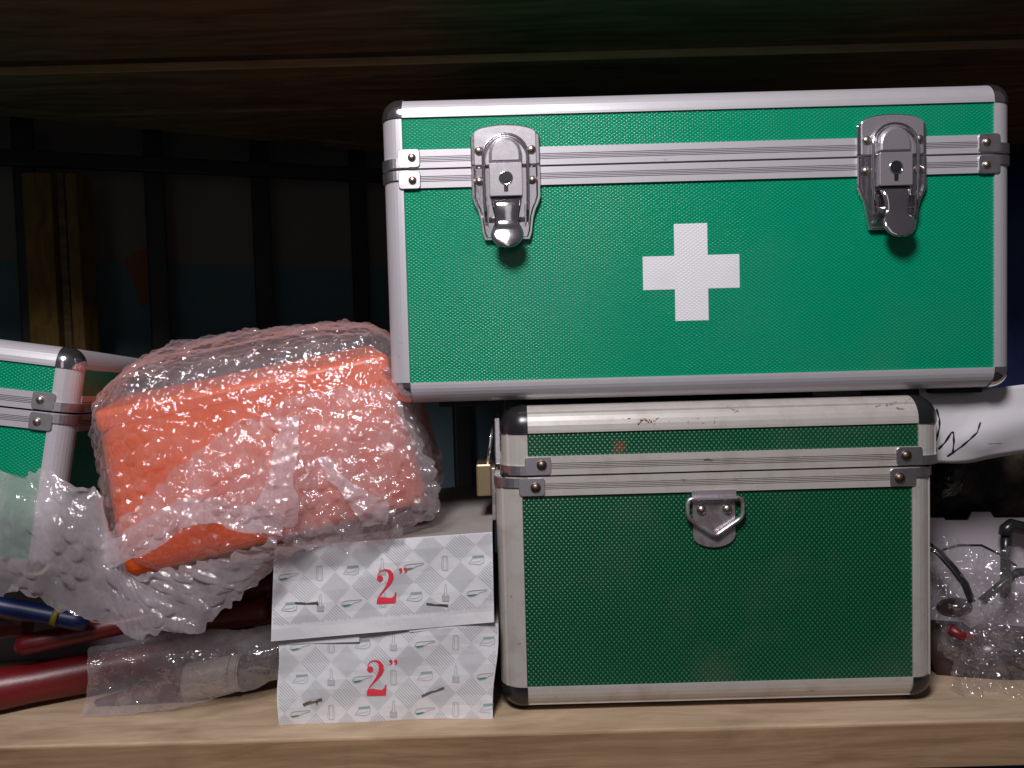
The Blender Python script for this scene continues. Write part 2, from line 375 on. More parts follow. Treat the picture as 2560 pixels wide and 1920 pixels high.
# ------------------------------------------------------------------ aluminium cases
def rounded_path(w, r, n=8, off=0.0):
    """quarter-round L outline in (p, q) inward distances, pushed outward by off"""
    pts = [(-off, w)]
    for i in range(n + 1):
        a = i / n * math.pi / 2
        pts.append((r - (r + off) * math.cos(a), r - (r + off) * math.sin(a)))
    return pts + [(w, -off)]
def rrect(x0, z0, x1, z1, r, n=4):
    out = []
    for cx, cz, a0 in ((x1 - r, z1 - r, 0), (x0 + r, z1 - r, 90), (x0 + r, z0 + r, 180), (x1 - r, z0 + r, 270)):
        for i in range(n + 1):
            a = R(a0 + 90 * i / n); out.append((cx + r * math.cos(a), cz + r * math.sin(a)))
    return out
def make_case(root, Wd, Dp, Ht, split, w, r, bh, rail, panel, capm, plate_m, rivet_m, lid_dx=0.0, plate=(.0140, .0125, .0030), rivet_r=.0026, gap=.0006):
    """front at local y = 0, x centred, z up from 0"""
    hw = Wd / 2
    def fn(axis, sa, sb, shift):
        def g(tt, p, q):
            if axis == 'x':   # edge along x: p from the front/back face, q from the top/bottom face
                return Vector((tt + shift, p if sa < 0 else Dp - p, Ht - q if sb > 0 else q))
            if axis == 'y':   # p from the side face, q from the top/bottom face
                return Vector(((hw - p if sa > 0 else -hw + p) + shift, tt, Ht - q if sb > 0 else q))
            return Vector(((hw - p if sa > 0 else -hw + p) + shift, q if sb < 0 else Dp - q, tt))
        return g
    def rail_mesh(g, t0, t1):
        prof = rounded_path(w, r) + [(w, .004), (.004, .004), (.004, w)]
        return MB().loft([[g(t0, p, q) for p, q in prof], [g(t1, p, q) for p, q in prof]])
    for zs in (1, -1):
        sh = lid_dx if zs > 0 else 0
        for s in (-1, 1):
            obj('frame_rail', rail_mesh(fn('x', s, zs, sh), -hw + w, hw - w), rail, root, False, merge=1e-6)
            obj('frame_rail', rail_mesh(fn('y', s, zs, sh), w, Dp - w), rail, root, False, merge=1e-6)
    for sx in (-1, 1):
        for sy in (-1, 1):
            obj('frame_post', rail_mesh(fn('z', sx, sy, lid_dx), split + gap, Ht - w), rail, root, False, merge=1e-6)
            obj('frame_post', rail_mesh(fn('z', sx, sy, 0), w, split - gap), rail, root, False, merge=1e-6)
            for sz in (-1, 1):                                     # eight corner caps
                mbx = MB(); N = 8; e = .0007
                for ax in range(3):
                    rows = []
                    for i in range(N + 1):
                        row = []
                        for j in range(N + 1):
                            P = [0, 0, 0]; P[ax] = 0; P[(ax + 1) % 3] = w * 1.02 * i / N; P[(ax + 2) % 3] = w * 1.02 * j / N
                            cc = Vector([max(k, r) for k in P]); v = Vector(P) - cc
                            if v.length < 1e-9: v = Vector([-1 if k == ax else 0 for k in range(3)])
                            q = cc + v.normalized() * (r + e)
                            row.append(Vector(((hw - q.x) * 1 if sx > 0 else -hw + q.x, q.y if sy < 0 else Dp - q.y, Ht - q.z if sz > 0 else q.z)) + Vector((lid_dx if sz > 0 else 0, 0, 0)))
                        rows.append(row)
                    mbx.grid(rows)
                obj('corner_cap', mbx, capm, root, False, merge=1e-6)
    # panels, sunk 1 mm behind the frame
    e = .0012
    for (za, zb, sh) in ((w - .002, split - bh + .002, 0), (split + bh - .002, Ht - w + .002, lid_dx)):
        for y0, y1 in ((e, e + .004), (Dp - e - .004, Dp - e)):
            obj('panel', MB().box((-hw + w - .002 + sh, y0, za), (hw - w + .002 + sh, y1, zb)), panel, root, False)
        for x0, x1 in ((-hw + e, -hw + e + .004), (hw - e - .004, hw - e)):
            obj('panel', MB().box((x0 + sh, w - .002, za), (x1 + sh, Dp - w + .002, zb)), panel, root, False)
    obj('top_panel', MB().box((-hw + w - .002 + lid_dx, w - .002, Ht - e - .004), (hw - w + .002 + lid_dx, Dp - w + .002, Ht - e)), panel, root, False)
    obj('bottom_panel', MB().box((-hw + w - .002, w - .002, e), (hw - w + .002, Dp - w + .002, e + .004)), panel, root, False)
    # grooved bands on either side of the split
    def band_prof(z0, z1, flip):
        L = z1 - z0; pts = [(.003, z0), (-.0004, z0)]
        gs = [.34, .43, .52, .61] if not flip else [.36, .45, .54, .63]
        for k in gs:
            zc = z0 + L * k; g = L * .014
            pts += [(-.0004, zc - g * 1.7), (.0007, zc - g), (.0007, zc + g), (-.0004, zc + g * 1.7)]
        return pts + [(-.0004, z1), (.003, z1)]
    for (z0, z1, sh, fl) in ((split - bh, split - gap, 0, True), (split + gap, split + bh, lid_dx, False)):
        pr = band_prof(z0, z1, fl)
        for s in (-1, 1):
            obj('edge_band', MB().loft([[Vector((x + sh, y if s < 0 else Dp - y, z)) for y, z in pr] for x in (-hw + w + .0002, hw - w - .0002)]), rail, root, False)
            obj('edge_band', MB().loft([[Vector(((-hw + x if s < 0 else hw - x) + sh, y, z)) for x, z in pr] for y in (w + .0002, Dp - w - .0002)]), rail, root, False)
    obj('seam', MB().box((-hw + .005, .003, split - .002), (hw - .005, Dp - .003, split + .002)), M['dark'], root, False)
    # corner brackets with rivets at the front
    pw, ph, ov = plate
    for sx in (-1, 1):
        for sz in (-1, 1):
            sh = lid_dx if sz > 0 else 0
            def mx(x, y, z): return Vector((sx * x + sh, y, z))
            z0, z1 = (split + gap * 1.5, split + ph) if sz > 0 else (split - ph, split - gap * 1.5)
            x1 = hw - w + ov; x0 = x1 - pw
            b = MB().prism(rrect(x0, z0, x1, z1, .0022), lambda u, v, h: mx(u, -h, v), -.0002, .0013)
            br = obj('corner_bracket', b, plate_m, root, False, bevel=.0004, seg=1)
            za, zb = (z0, z0 + ph * .47) if sz > 0 else (z1 - ph * .47, z1)
            po = rounded_path(w + .004, r, 8, .0012); pi = rounded_path(w + .004, r, 8, .0002)
            rows = []
            for z in (za, zb):
                rows.append([mx(hw - p, q, z) for p, q in po] + [mx(hw - p, q, z) for p, q in pi[::-1]])
            obj('wrap_strip', MB().loft(rows, smooth=False), plate_m, br, False, merge=1e-6)
            obj('rivet', MB().dome(mx(x0 + pw * .36, -.0013, (z0 + z1) / 2 + sz * .0004), (0, -1, 0), rivet_r, rivet_r * .75), rivet_m, br, False)
    return fn

def arch(hw, ytop, ybot, n=14, rise=None):
    rise = hw if rise is None else rise
    return [(-hw, ybot)] + [(-hw * math.cos(math.pi * i / n), ytop - rise + rise * math.sin(math.pi * i / n)) for i in range(n + 1)] + [(hw, ybot)]
def make_latch(root, x, z, s=.001):
    """draw-bolt lock, centre of the split line at local (x, 0, z), sizes in millimetres"""
    def q(u, v, h): return Vector((x + u * s, -h * s, z + v * s))
    base = obj('latch', MB().prism([(-21.8, .8), (21.8, .8), (21.8, 19.2), (19.8, 20.6)] + [(19.8 * math.cos(math.pi * i / 12), 20.6 + 5.6 * math.sin(math.pi * i / 12)) for i in range(1, 12)] + [(-19.8, 20.6), (-21.8, 19.2)], q, -.3, 2.0), M['chrome'], root, False, bevel=.0007)
    up = [(-19.6, .6), (19.6, .6), (19.6, 20.2)] + [(19.6 * math.cos(math.pi * i / 12), 20.2 + 5.0 * math.sin(math.pi * i / 12)) for i in range(1, 12)] + [(-19.6, 20.2)]
    obj('keeper_plate', MB().prism(up, q, 2.02, 3.0), M['chrome_soft'], base, False, bevel=.0006)
    # lower plate: tapering tray with a raised lip
    lo = [(-21.8, -.4), (21.8, -.4), (21.8, -19.5), (20.4, -23.5), (18.2, -28), (16.8, -33), (15.6, -42), (14.2, -46), (-14.2, -46), (-15.6, -42), (-16.8, -33), (-18.2, -28), (-20.4, -23.5), (-21.8, -19.5)]
    li = [(u * .87, v * .955 - (.7 if v > -2 else 0)) for u, v in lo]
    mb = MB(); n = len(lo)
    rings = [[q(u, v, -.3) for u, v in lo], [q(u, v, 1.8) for u, v in lo], [q(u * .975, v * .993, 2.7) for u, v in lo], [q(u * .92, v * .975, 2.7) for u, v in lo], [q(u, v, 1.5) for u, v in li]]
    mb.loft(rings)
    obj('base_plate', mb, M['chrome'], base, False)
    for sx in (-1, 1):
        obj('rivet', MB().dome(q(sx * 16.4, 9.6, 3.0), (0, -1, 0), 2.9 * s, 2.2 * s), M['rivet'], base, False)
        obj('rivet', MB().dome(q(sx * 16.6, -9.0, 1.5), (0, -1, 0), 2.8 * s, 2.4 * s), M['rivet'], base, False)
        e = [(sx * 12.2, -25), (sx * 12.2, -37), (sx * 11.2, -37), (sx * 11.2, -25)]
        obj('pivot_ear', MB().prism(e, q, 1.4, 8.0), M['chrome'], base, False, bevel=.0003, seg=1)
    # rounded catch under the wire
    ou = arch(10.3, 17.2, 2.2)
    mb = MB().loft([[q(u, v, 2.8) for u, v in ou], [q(u, v, 5.2) for u, v in ou], [q(u * .93, 2.2 + (v - 2.2) * .95, 6.6) for u, v in ou], [q(u * .80, 2.4 + (v - 2.2) * .84, 7.2) for u, v in ou]])
    obj('catch', mb, M['chrome_soft'], base, False, bevel=.0003, seg=1)
    # lock body with keyhole
    b = obj('lock_body', MB().prism(rrect(-10.3, -19.6, 10.3, 1.0, .8, 2), q, 1.6, 7.4), M['chrome_soft'], base, False, bevel=.0004)
    obj('keyhole_ring', MB().tube([q(4.0 * math.cos(2 * math.pi * i / 24), -8.6 + 4.0 * math.sin(2 * math.pi * i / 24), 7.4) for i in range(24)], .0005, 6, closed=True), M['chrome'], base, False)
    kh = [(4.0 * math.cos(R(a)), -8.6 + 4.0 * math.sin(R(a))) for a in range(-70, 251, 20)] + [(-1.25, -17.0), (1.25, -17.0)]
    obj('keyhole', MB().prism(kh, q, 7.0, 7.46), M['dark'], base, False)
    obj('key_plug', MB().prism([(2.4 * math.cos(R(a)), -8.6 + 2.4 * math.sin(R(a))) for a in range(0, 360, 24)], q, 7.3, 7.7), M['dark'], base, False)
    # wire bail
    pts = [(-12.9, -36), (-13.6, -24), (-13.9, -8), (-13.9, 6)]
    pts += [(-13.9 * math.cos(math.pi * i / 12), 6 + 13.0 * math.sin(math.pi * i / 12)) for i in range(1, 12)]
    pts += [(13.9, 6), (13.9, -8), (13.6, -24), (12.9, -36)]
    hh = lambda v: 6.4 - .8 * max(0, (v - 5) / 14)
    obj('wire_bail', MB().tube([q(u, v, hh(v)) for u, v in pts], .00095, 8), M['chrome'], base, False)
    obj('pivot_pin', MB().tube([q(-13.9, -33.4, 6.2), q(13.9, -33.4, 6.2)], .0011, 10), M['chrome'], base, False)
    # lever: waisted strip that curls outward into a rounded thumb tab
    rows = []
    sec = [(-21.4, 8.9, 6.0), (-22.6, 9.3, 7.6), (-26, 8.4, 8.3), (-30, 7.5, 8.5), (-34, 7.2, 8.4), (-37.5, 7.6, 8.6)]
    tab = [(-39.5, 8.6, 10.6), (-41.5, 9.6, 11.4), (-44, 10.1, 12.2), (-46.5, 9.6, 12.9), (-49, 8.0, 13.5), (-51, 5.2, 13.9), (-52, 1.2, 14.1)]
    for (v, hwid, h) in sec + tab:
        rows.append([q(hwid * (j / 6 - 1), v, h - (1.1 if abs(j / 6 - 1) > .96 else 0) * (1 if v > -38 else .3) - .9 * (j / 6 - 1) ** 2) for j in range(13)])
    obj('lever', MB().grid(rows), M['chrome'], base, False, thick=.0009)
    obj('lever_joint', MB().box(q(-9.5, -21.6, 2.0), q(9.5, -20.0, 5.6)), M['dark'], base, False)
    return base

# --- the large bright green case
YB = .490
pBL, pBR, pTL, pTR = at(981, 1009, YB), at(2508, 975, YB), at(957, 251, YB), at(2513, 212, YB)
bx0, bx1 = (pBL.x + pTL.x) / 2, (pBR.x + pTR.x) / 2
# the post outlines lean only by perspective, so the width is taken from the split line
bx0 = at(960, 425, YB + .0085).x; bx1 = at(2513, 385, YB + .0105).x
bz0 = at(1750, 989, YB + .004).z; bz1 = at(1750, 232, YB + .009).z
Wb, Hb = bx1 - bx0, bz1 - bz0
split_b = at(1750, 404, YB).z - bz0
big = thing('first_aid_case', 'large bright green case with white cross and two chrome locks on top of another', 'case', ((bx0 + bx1) / 2, YB, bz0), 'green aluminium framed cases')
make_case(big, Wb, .22, Hb, split_b, .0133, .0118, .0119, M['alu'], M['big_panel'], M['chrome'], M['plate_metal'], M['rivet'])
for px, py in ((1264, 424), (2226, 391)):
    p = at(px, py, YB); make_latch(big, p.x - big.location.x, split_b)
pc = at(1729, 680, YB); cx, cz = pc.x - big.location.x, pc.z - bz0
ka, kb = .0106, .0307
cross = [(-ka, -kb), (ka, -kb), (ka, -ka), (kb, -ka), (kb, ka), (ka, ka), (ka, kb), (-ka, kb), (-ka, ka), (-kb, ka), (-kb, -ka), (-ka, -ka)]
obj('white_cross', MB().prism(cross, lambda u, v, h: Vector((cx + u, .0012 - h, cz + v)), -.0005, .0003), M['white_paint'], big, False)
for xx in (-.17, .075, .1545):
    obj('rubber_foot', MB().box((xx, .012, -.0035), (xx + .032, .026, .0002)), M['foot'], big, False, bevel=.0008)

# --- the smaller dark green case below
YS = .488
sx0, sx1 = at(1240, 1300, YS).x, at(2320, 1250, YS + .0135).x
sz0, sz1 = .0012, bz0 - .0037
split_s = (at(1363, 1189, YS).z + at(2237, 1168, YS).z) / 2 - sz0
Ws, Hs = sx1 - sx0, sz1 - sz0
small = thing('first_aid_case', 'smaller dark green scuffed case with black plastic corners standing on the shelf', 'case', ((sx0 + sx1) / 2, YS, sz0), 'green aluminium framed cases')
lid = .0042
make_case(small, Ws, .30, Hs, split_s, .0172, .0155, .0127, M['alu_worn'], M['small_panel'], M['black'], M['plate_metal'], M['rivet_brown'], lid, (.0168, .0126, .0020), .0034)
for fx in (-.09, .07):
    obj('rubber_foot', MB().box((fx, .03, -sz0 + .0002), (fx + .03, .05, .0005)), M['foot'], small, False, bevel=.0006)
# ring plate on the front
prx = at(1784, 1230, YS); ux, uz = prx.x - small.location.x, at(1784, 1237, YS).z - sz0
def sq(u, v, h): return Vector((ux + u * .001, -h * .001, uz + v * .001))
k = .0352
pl = [(-13.7, -1.5), (13.7, -1.5), (13.7, -26)] + [(13.7 * math.cos(R(a)), -26 - 8.0 * math.sin(R(a))) for a in range(15, 180, 15)] + [(-13.7, -26)]
rp = obj('ring_plate', MB().prism(pl, sq, -.9, .8), M['rusty_chrome'], small, False, bevel=.0004, seg=1)
obj('hook_strip', MB().prism([(-14.3, -1.2), (14.3, -1.2), (14.3, 3.4), (-14.3, 3.4)], sq, .4, 1.4).prism([(-14, -2.2), (14, -2.2), (14, -.8), (-14, -.8)], sq, .2, 5.2), M['chrome_soft'], rp, False, bevel=.0003, seg=1)
rg = [(-14.5, -1.6), (14.5, -1.6), (16.6, -2.4), (17.6, -4.8), (17.6, -11.5), (16.6, -14.2), (14.5, -16), (3.2, -23.6), (1.0, -24.9), (-1.0, -24.9), (-3.2, -23.6), (-14.5, -16), (-16.6, -14.2), (-17.6, -11.5), (-17.6, -4.8), (-16.6, -2.4)]
obj('ring', MB().tube([sq(u, v, 3.2 + .02 * -v) for u, v in rg], .00135, 10, closed=True), M['rusty_chrome'], rp, False)
for sx in (-1, 1):
    obj('rivet', MB().dome(sq(sx * 8.2, -9.2, .8), (0, -1, 0), .0033, .0027), M['rivet'], rp, False)
# latch and stop on its left side
xs = -Ws / 2
lt = obj('side_latch', MB().box((xs + lid - .0045, .030, split_s + .004), (xs + lid - .0002, .062, split_s + .036)), M['chrome'], small, False, bevel=.0008)
obj('latch_block', MB().box((xs - .0135, .032, split_s - .018), (xs - .0030, .060, split_s + .004)), M['brass'], lt, False, bevel=.0012)
obj('latch_plate', MB().box((xs - .0030, .028, split_s - .034), (xs - .0002, .064, split_s + .002)), M['rusty_chrome'], lt, False, bevel=.0006)
obj('latch_wire', MB().tube([(xs - .006, .034, split_s + .001), (xs + lid - .0055, .034, split_s + .030), (xs + lid - .0055, .058, split_s + .030), (xs - .006, .058, split_s + .001)], .0011, 8), M['chrome'], lt, False)
# dirt gouges on the lid rail and scuffs
def scuff(parent, pts, wd, m, yfun, name='scuff_mark'):
    mb = MB()
    for (pa_, pb_) in zip(pts[:-1], pts[1:]):
        a = Vector(pa_); b = Vector(pb_); k_ = max(2, int((b - a).length / 1.3))
        for i in range(k_):
            if RNG.uniform() < .25: continue
            c_ = a.lerp(b, (i + RNG.uniform(0, 1)) / k_) + Vector((RNG.normal() * wd * .28, RNG.normal() * wd * .22)); r_ = wd * RNG.uniform(.12, .42)
            ph = RNG.uniform(0, 6); vs = [yfun(c_.x + r_ * RNG.uniform(.6, 1.3) * math.cos(ph + q * 1.05) * 1.3, c_.y + r_ * RNG.uniform(.5, 1.2) * math.sin(ph + q * 1.05)) for q in range(6)]
            mb.add(vs, [tuple(range(6))])
    return obj(name, mb, m, parent, True)
M['scuff'] = mat('brown_scuff', (.10, .05, .035), .8); M['scuff_grey'] = mat('grey_scuff', (.22, .18, .15), .8)
def on_top_rail(px, py):
    # walk the ray onto the rounded top rail of the small case
    dr = CAM_M @ Vector(((px - 1280) / FPX, (960 - py) / FPX, -1.0)); o = Vector((0, 0, CAM_Z)); r_ = .0155
    zc, yc = sz0 + Hs - r_, YS + r_
    for i in range(400):
        p = o + dr * (.48 + i * .0001) / 1.0
        z, y = p.z, p.y
        if z < zc: 
            if y >= YS - .0002: return p - dr * .0003
        elif (Vector((y - yc, z - zc)).length <= r_ + .0002): return p - dr * .0003
    return o + dr * .5
for pts, wd, mm in (([(1596, 1062), (1600, 1053), (1612, 1048), (1620, 1052)], 5, 'scuff'), ([(1620, 1056), (1628, 1052)], 6, 'scuff'), ([(1634, 1052), (1644, 1046), (1656, 1036)], 3, 'scuff'), ([(1634, 1064), (1638, 1050)], 2, 'scuff'),
                    ([(1570, 1046), (1574, 1045)], 4, 'scuff_grey'), ([(1744, 1045), (1748, 1046)], 5, 'scuff'), ([(1718, 1058), (1722, 1052)], 3, 'scuff_grey'), ([(1786, 1060), (1786, 1050)], 3, 'scuff_grey'),
                    ([(1818, 1014), (1832, 1024), (1850, 1030)], 3, 'scuff_grey'), ([(1836, 1032), (1852, 1014)], 2, 'scuff_grey'), ([(2190, 1016), (2204, 1013)], 4, 'scuff_grey'), ([(2212, 1014), (2222, 1010), (2240, 1006)], 6, 'scuff_grey'), ([(2262, 1006), (2276, 996)], 3, 'scuff_grey'), ([(2240, 1020), (2258, 1022)], 5, 'scuff_grey')):
    scuff(small, pts, wd, M[mm], on_top_rail)

# --- the third case at the left, turned and leaning
lc = thing('first_aid_case', 'green case at the left edge leaning, one corner turned towards the bubble wrap', 'case', (0, 0, 0), 'green aluminium framed cases')
W3, D3, H3 = .36, .22, .152
split_l = H3 - (Hb - split_b) * .94
make_case(lc, W3, D3, H3, split_l, .0133, .0118, .0119, M['alu'], M['big_panel'], M['chrome'], M['plate_metal'], M['rivet'])
Rm = (Matrix.Rotation(R(8.5), 3, 'Y') @ Matrix.Rotation(R(-4.5), 3, 'X') @ Matrix.Rotation(R(9), 3, 'Z'))
tgt = ad(158, 752, .505)          # where its front right top edge stands
loc = tgt - Rm @ Vector((W3 / 2 - .006, .004, H3))
lc.matrix_world = Matrix.Translation(loc) @ Rm.to_4x4()
lp = ad(2, 840, .53)
make_latch(lc, W3 / 2 - .079, split_l)

# ------------------------------------------------------------------ two printed card boxes
ZX = lambda x, y: (640 + x * .41, 1180 + y * .41)          # pixel of the enlarged view -> photograph
YW = .4865
def card_box(name, label, corners, Y0, bulge, zbot=None):
    """corners: TL, TR, BR, BL of the front in photograph pixels; returns root and face function"""
    TL, TR, BR, BL = [Vector(c) for c in corners]
    root = thing(name, label, 'box', at(*((BL + BR) / 2), Y0), 'printed brush boxes')
    def uv2px(u, v): return (TL * (1 - u) + TR * u) * (1 - v) + (BL * (1 - u) + BR * u) * v
    def face(px, py, off=0.0):
        u = (px - TL.x) / (TR.x - TL.x); v = (py - TL.y) / (BL.y - TL.y)
        return at(px, py, Y0 - bulge * math.sin(math.pi * min(1, max(0, u))) * (.4 + .6 * min(1, max(0, v))) - .0016 * math.sin(5 * u + 2 * v) * v - .0011 * math.sin(9 * u + 4 * v + 1) * math.sin(6 * v + 3 * u) - off)
    return root, uv2px, face
def build_body(root, uv2px, face, Yb, nu=24, nv=10, name='carton', ragged=0):
    rows = []
    for j in range(nv + 1):
        row = []
        for i in range(nu + 1):
            u, v = i / nu, j / nv; p = uv2px(u, v); p.y += (4.0 * math.sin(u * 5.5 + .6) - 3 * math.sin(u * math.pi)) * (1 - v) * ragged
            row.append(face(p.x + (3 * math.sin(v * 7) if i in (0, nu) else 0) * ragged, p.y + (2.0 * math.sin(u * 9) + 3 * math.sin(u * math.pi) if j == nv and ragged else 0)))
        rows.append(row)
    mb = MB().grid(rows, 0, False)
    edge = rows[0] + [r_[-1] for r_ in rows[1:]] + rows[-1][::-1][1:] + [r_[0] for r_ in rows[1:-1]][::-1]
    xm = sum(p.x for p in edge) / len(edge); back = [Vector((xm + (p.x - xm) * .955, Yb, p.z)) for p in edge]
    n = len(edge); mb.add(edge + back, [(i, (i + 1) % n, n + (i + 1) % n, n + i) for i in range(n)], 1)
    mb.add(back, [tuple(range(n))], 1)
    return obj(name, mb, [M['card'], M['card_shaded']], root, merge=1e-5)
class Ink:
    def __init__(s, face, inside, off=.00022): s.mb = MB(); s.face = face; s.inside = inside; s.off = off
    def line(s, pts, wd, mi=0, step=7):
        for a, b in zip(pts[:-1], pts[1:]):
            a = Vector(a); b = Vector(b); L = (b - a).length
            if L < 1e-6: continue
            n = Vector((-(b - a).y, (b - a).x)).normalized() * wd / 2; k = max(1, int(L / step))
            for i in range(k):
                p, q = a.lerp(b, i / k), a.lerp(b, (i + 1) / k); m = (p + q) / 2
                if not (s.inside(m.x, m.y) and s.inside(p.x, p.y) and s.inside(q.x, q.y)): continue
                s.mb.add([s.face(*(p + n), s.off), s.face(*(q + n), s.off), s.face(*(q - n), s.off), s.face(*(p - n), s.off)], [(0, 1, 2, 3)], mi)
    def poly(s, pts, mi=0, off=None):
        s.mb.add([s.face(x, y, off or s.off) for x, y in pts], [tuple(range(len(pts)))], mi)
def hatch_print(ink, origin, du, dv, nu, nv, seed):
    """white diamonds with brush pictures; the diamonds between are hatched alternately wide and fine"""
    rnd = random.Random(seed); O = Vector(origin); du, dv = Vector(du), Vector(dv); seq = seed
    A = (du + dv) / 2; B = (du - dv) / 2
    for i in range(-2, nu + 1):
        for j in range(-2, nv + 1):
            for (c, wide) in ((O + du * (i + .5) + dv * (j + .5), (i + j) % 2 == 0),):
                d, e = (A, B) if wide else (B, A)
                k = 10 if wide else 15
                for m in range(k):
                    s0 = (m + .5) / k - .5
                    ink.line([c + e * s0 - d * .5, c + e * s0 + d * .5], 1.7 if wide else .80, 0)
    for j in range(nv):
        for i in range(nu):
            draw_icon(ink, O + du * i + dv * j, (i * 1 + j * 2 + seed) % 4, du.length / 190 * .41 / .41)
def draw_icon(ink, c, kind, s):
    # pictures in units of the enlarged view
    k = .41
    def P(pts, ang=0):
        ca, sa = math.cos(ang), math.sin(ang)
        return [Vector((c.x + (x * ca - y * sa) * k, c.y + (x * sa + y * ca) * k)) for x, y in pts]
    if kind == 0:      # hairbrush, green bristles
        ink.line(P([(-62, 18), (-45, 30), (-10, 22), (15, 5), (60, -8), (62, -16), (20, -12), (-15, -10), (-48, -4), (-62, 18)]), 1.5, 2)
        ink.poly(P([(-60, 20), (-44, 30), (-14, 22), (-2, 12), (-20, 14), (-45, 18)]), 1)
    elif kind == 1:    # upright nail brush
        ink.line(P([(-16, -40), (8, -44), (16, -36), (20, 38), (10, 46), (-14, 44), (-20, 34), (-16, -40)]), 1.5, 2)
        ink.line(P([(-8, -38), (-10, 42)]), 1.2, 2); ink.line(P([(8, -42), (10, 44)]), 1.0, 2)
    elif kind == 2:    # scrubbing brush
        ink.line(P([(-46, 20), (-20, -14), (48, -20), (46, 12), (20, 26), (-46, 20)]), 1.5, 2)
        ink.line(P([(-30, 12), (20, 6), (36, -6)]), 1.1, 2)
        for m in range(12):
            x = -20 + m * 5.8; ink.line(P([(x, -14 - m * .5), (x, -28 - m * .5)]), 1.3, 1)
    else:              # flat paint brush
        ink.line(P([(-20, 40), (-20, 8), (-7, -4), (-6, -50), (0, -64), (6, -50), (7, -4), (20, 8), (20, 40), (-20, 40)]), 1.5, 2)
        ink.line(P([(-20, 10), (20, 10)]), 1.3, 2)
        for m in range(7): ink.line(P([(-18 + m * 6, 12), (-18 + m * 6, 40)]), 1.4, 2)
def numeral(ink, x0, y0, x1, y1, shear, mi):
    """fat-face numeral two with its inch mark, in photograph pixels"""
    W2, H2 = x1 - x0, y1 - y0
    def P(u, v): return (x0 + u * W2, y0 + v * H2 + shear * u * W2)
    c = [(.09, .26, .03), (.10, .16, .04), (.18, .075, .055), (.32, .035, .07), (.48, .03, .09), (.64, .075, .17), (.735, .17, .24), (.745, .29, .25), (.67, .40, .21), (.53, .52, .14), (.36, .64, .09), (.20, .75, .06), (.08, .87, .04)]
    L, Rr = [], []
    for i, (u, v, w) in enumerate(c):
        a = c[max(0, i - 1)]; b = c[min(len(c) - 1, i + 1)]
        tx, ty = (b[0] - a[0]), (b[1] - a[1]) * H2 / W2; l = math.hypot(tx, ty) or 1
        nx, ny = -ty / l, tx / l
        L.append(P(u + nx * w / 2, v + ny * w / 2 * W2 / H2)); Rr.append(P(u - nx * w / 2, v - ny * w / 2 * W2 / H2))
    o = .0003
    for i in range(len(c) - 1): ink.poly([L[i], L[i + 1], Rr[i + 1], Rr[i]], mi, o)
    ink.poly([P(.20 + .15 * math.cos(R(a)), .265 + .15 * math.sin(R(a)) * W2 / H2) for a in range(0, 360, 24)], mi, .00034)
    ink.poly([P(.04, 1.0), P(.06, .87), P(.18, .815), P(.34, .80), P(.55, .83), P(.75, .84), P(.88, .80), P(.945, .69), P(1.0, .69), P(.97, 1.0)], mi, .00034)
    for k_ in (0, 1):
        u0 = 1.20 + k_ * .24
        ink.poly([P(u0 + .085 * math.cos(R(a)), .05 + .085 * math.sin(R(a)) * W2 / H2) for a in range(0, 360, 30)], mi, .0003)
        ink.poly([P(u0 + .085, .05), P(u0 + .07, .12), P(u0 - .05, .17), P(u0 - .05, .155), P(u0 + .02, .10)], mi, .0003)
INKS = [M['ink_grey'], M['ink_green'], M['ink_grey'], M['ink_red']]
def inside_quad(cs, m=1.0):
    cs = [Vector(c) for c in cs]
    def f(x, y):
        p = Vector((x, y))
        for a, b in zip(cs, cs[1:] + cs[:1]):
            if (b - a).x * (p - a).y - (b - a).y * (p - a).x < m * 2: return False
        return True
    return f
# lower box
cl = [ZX(133, 1010), ZX(1478, 925), ZX(1440, 1545), ZX(135, 1542)]
low, uvl, fl = card_box('brush_box', 'lower white card box printed with red 2 and brushes, standing on the shelf', cl, YW, .0015)
build_body(low, uvl, fl, .66, ragged=1)
ik = Ink(fl, inside_quad(cl)); hatch_print(ik, ZX(268, 1061), (190 * .41, -1.8), (0, 204 * .41), 7, 3, 0); obj('brush_pattern', ik.mb, INKS, low, fixn=False)
ik = Ink(fl, lambda x, y: True); a = ZX(670, 1145); b = ZX(796, 1365); numeral(ik, a[0], a[1], b[0], b[1], -.01, 3); obj('printed_numeral', ik.mb, INKS, low, fixn=False)
# upper box: fold-over flap on the front with a plain strip along its lower edge
cu = [ZX(112, 462), ZX(1440, 368), ZX(1452, 915), ZX(92, 1032)]
upb, uvu, fu = card_box('brush_box', 'upper white card box with printed fold-over flap, under the bubble wrapped parcel', cu, YW - .0022, .0018)
fl_z = None
build_body(upb, uvu, lambda px, py, off=0.0: fu(px, py, off) + Vector((0, .0012, 0)), .66)
mbf = MB(); rows = []
for j in range(9):
    rows.append([(lambda p: fu(p.x, p.y))(uvu(i / 24, j / 8)) for i in range(25)])
mbf.grid(rows, 0, False); obj('flap', mbf, M['card'], upb, thick=.0006)
tb = MB()
for quad in ([(108, 1028), (632, 985), (630, 1036), (250, 1048), (112, 1048)], [(930, 955), (1448, 905), (1446, 928), (1180, 950), (935, 978)]):
    tb.prism([ZX(*q_) for q_ in quad], lambda u, v, h: at(u, v, YW - .0012 + h), 0, .0007)
obj('flap_tab', tb, M['card'], upb)
cu_print = [ZX(112, 462), ZX(1440, 368), ZX(1450, 832), ZX(96, 940)]
ik = Ink(fu, inside_quad(cu_print), .0006); hatch_print(ik, ZX(196, 632), (191 * .41, -15.5 * .41), (2, 192 * .41), 7, 2, 0); obj('brush_pattern', ik.mb, INKS, upb, fixn=False)
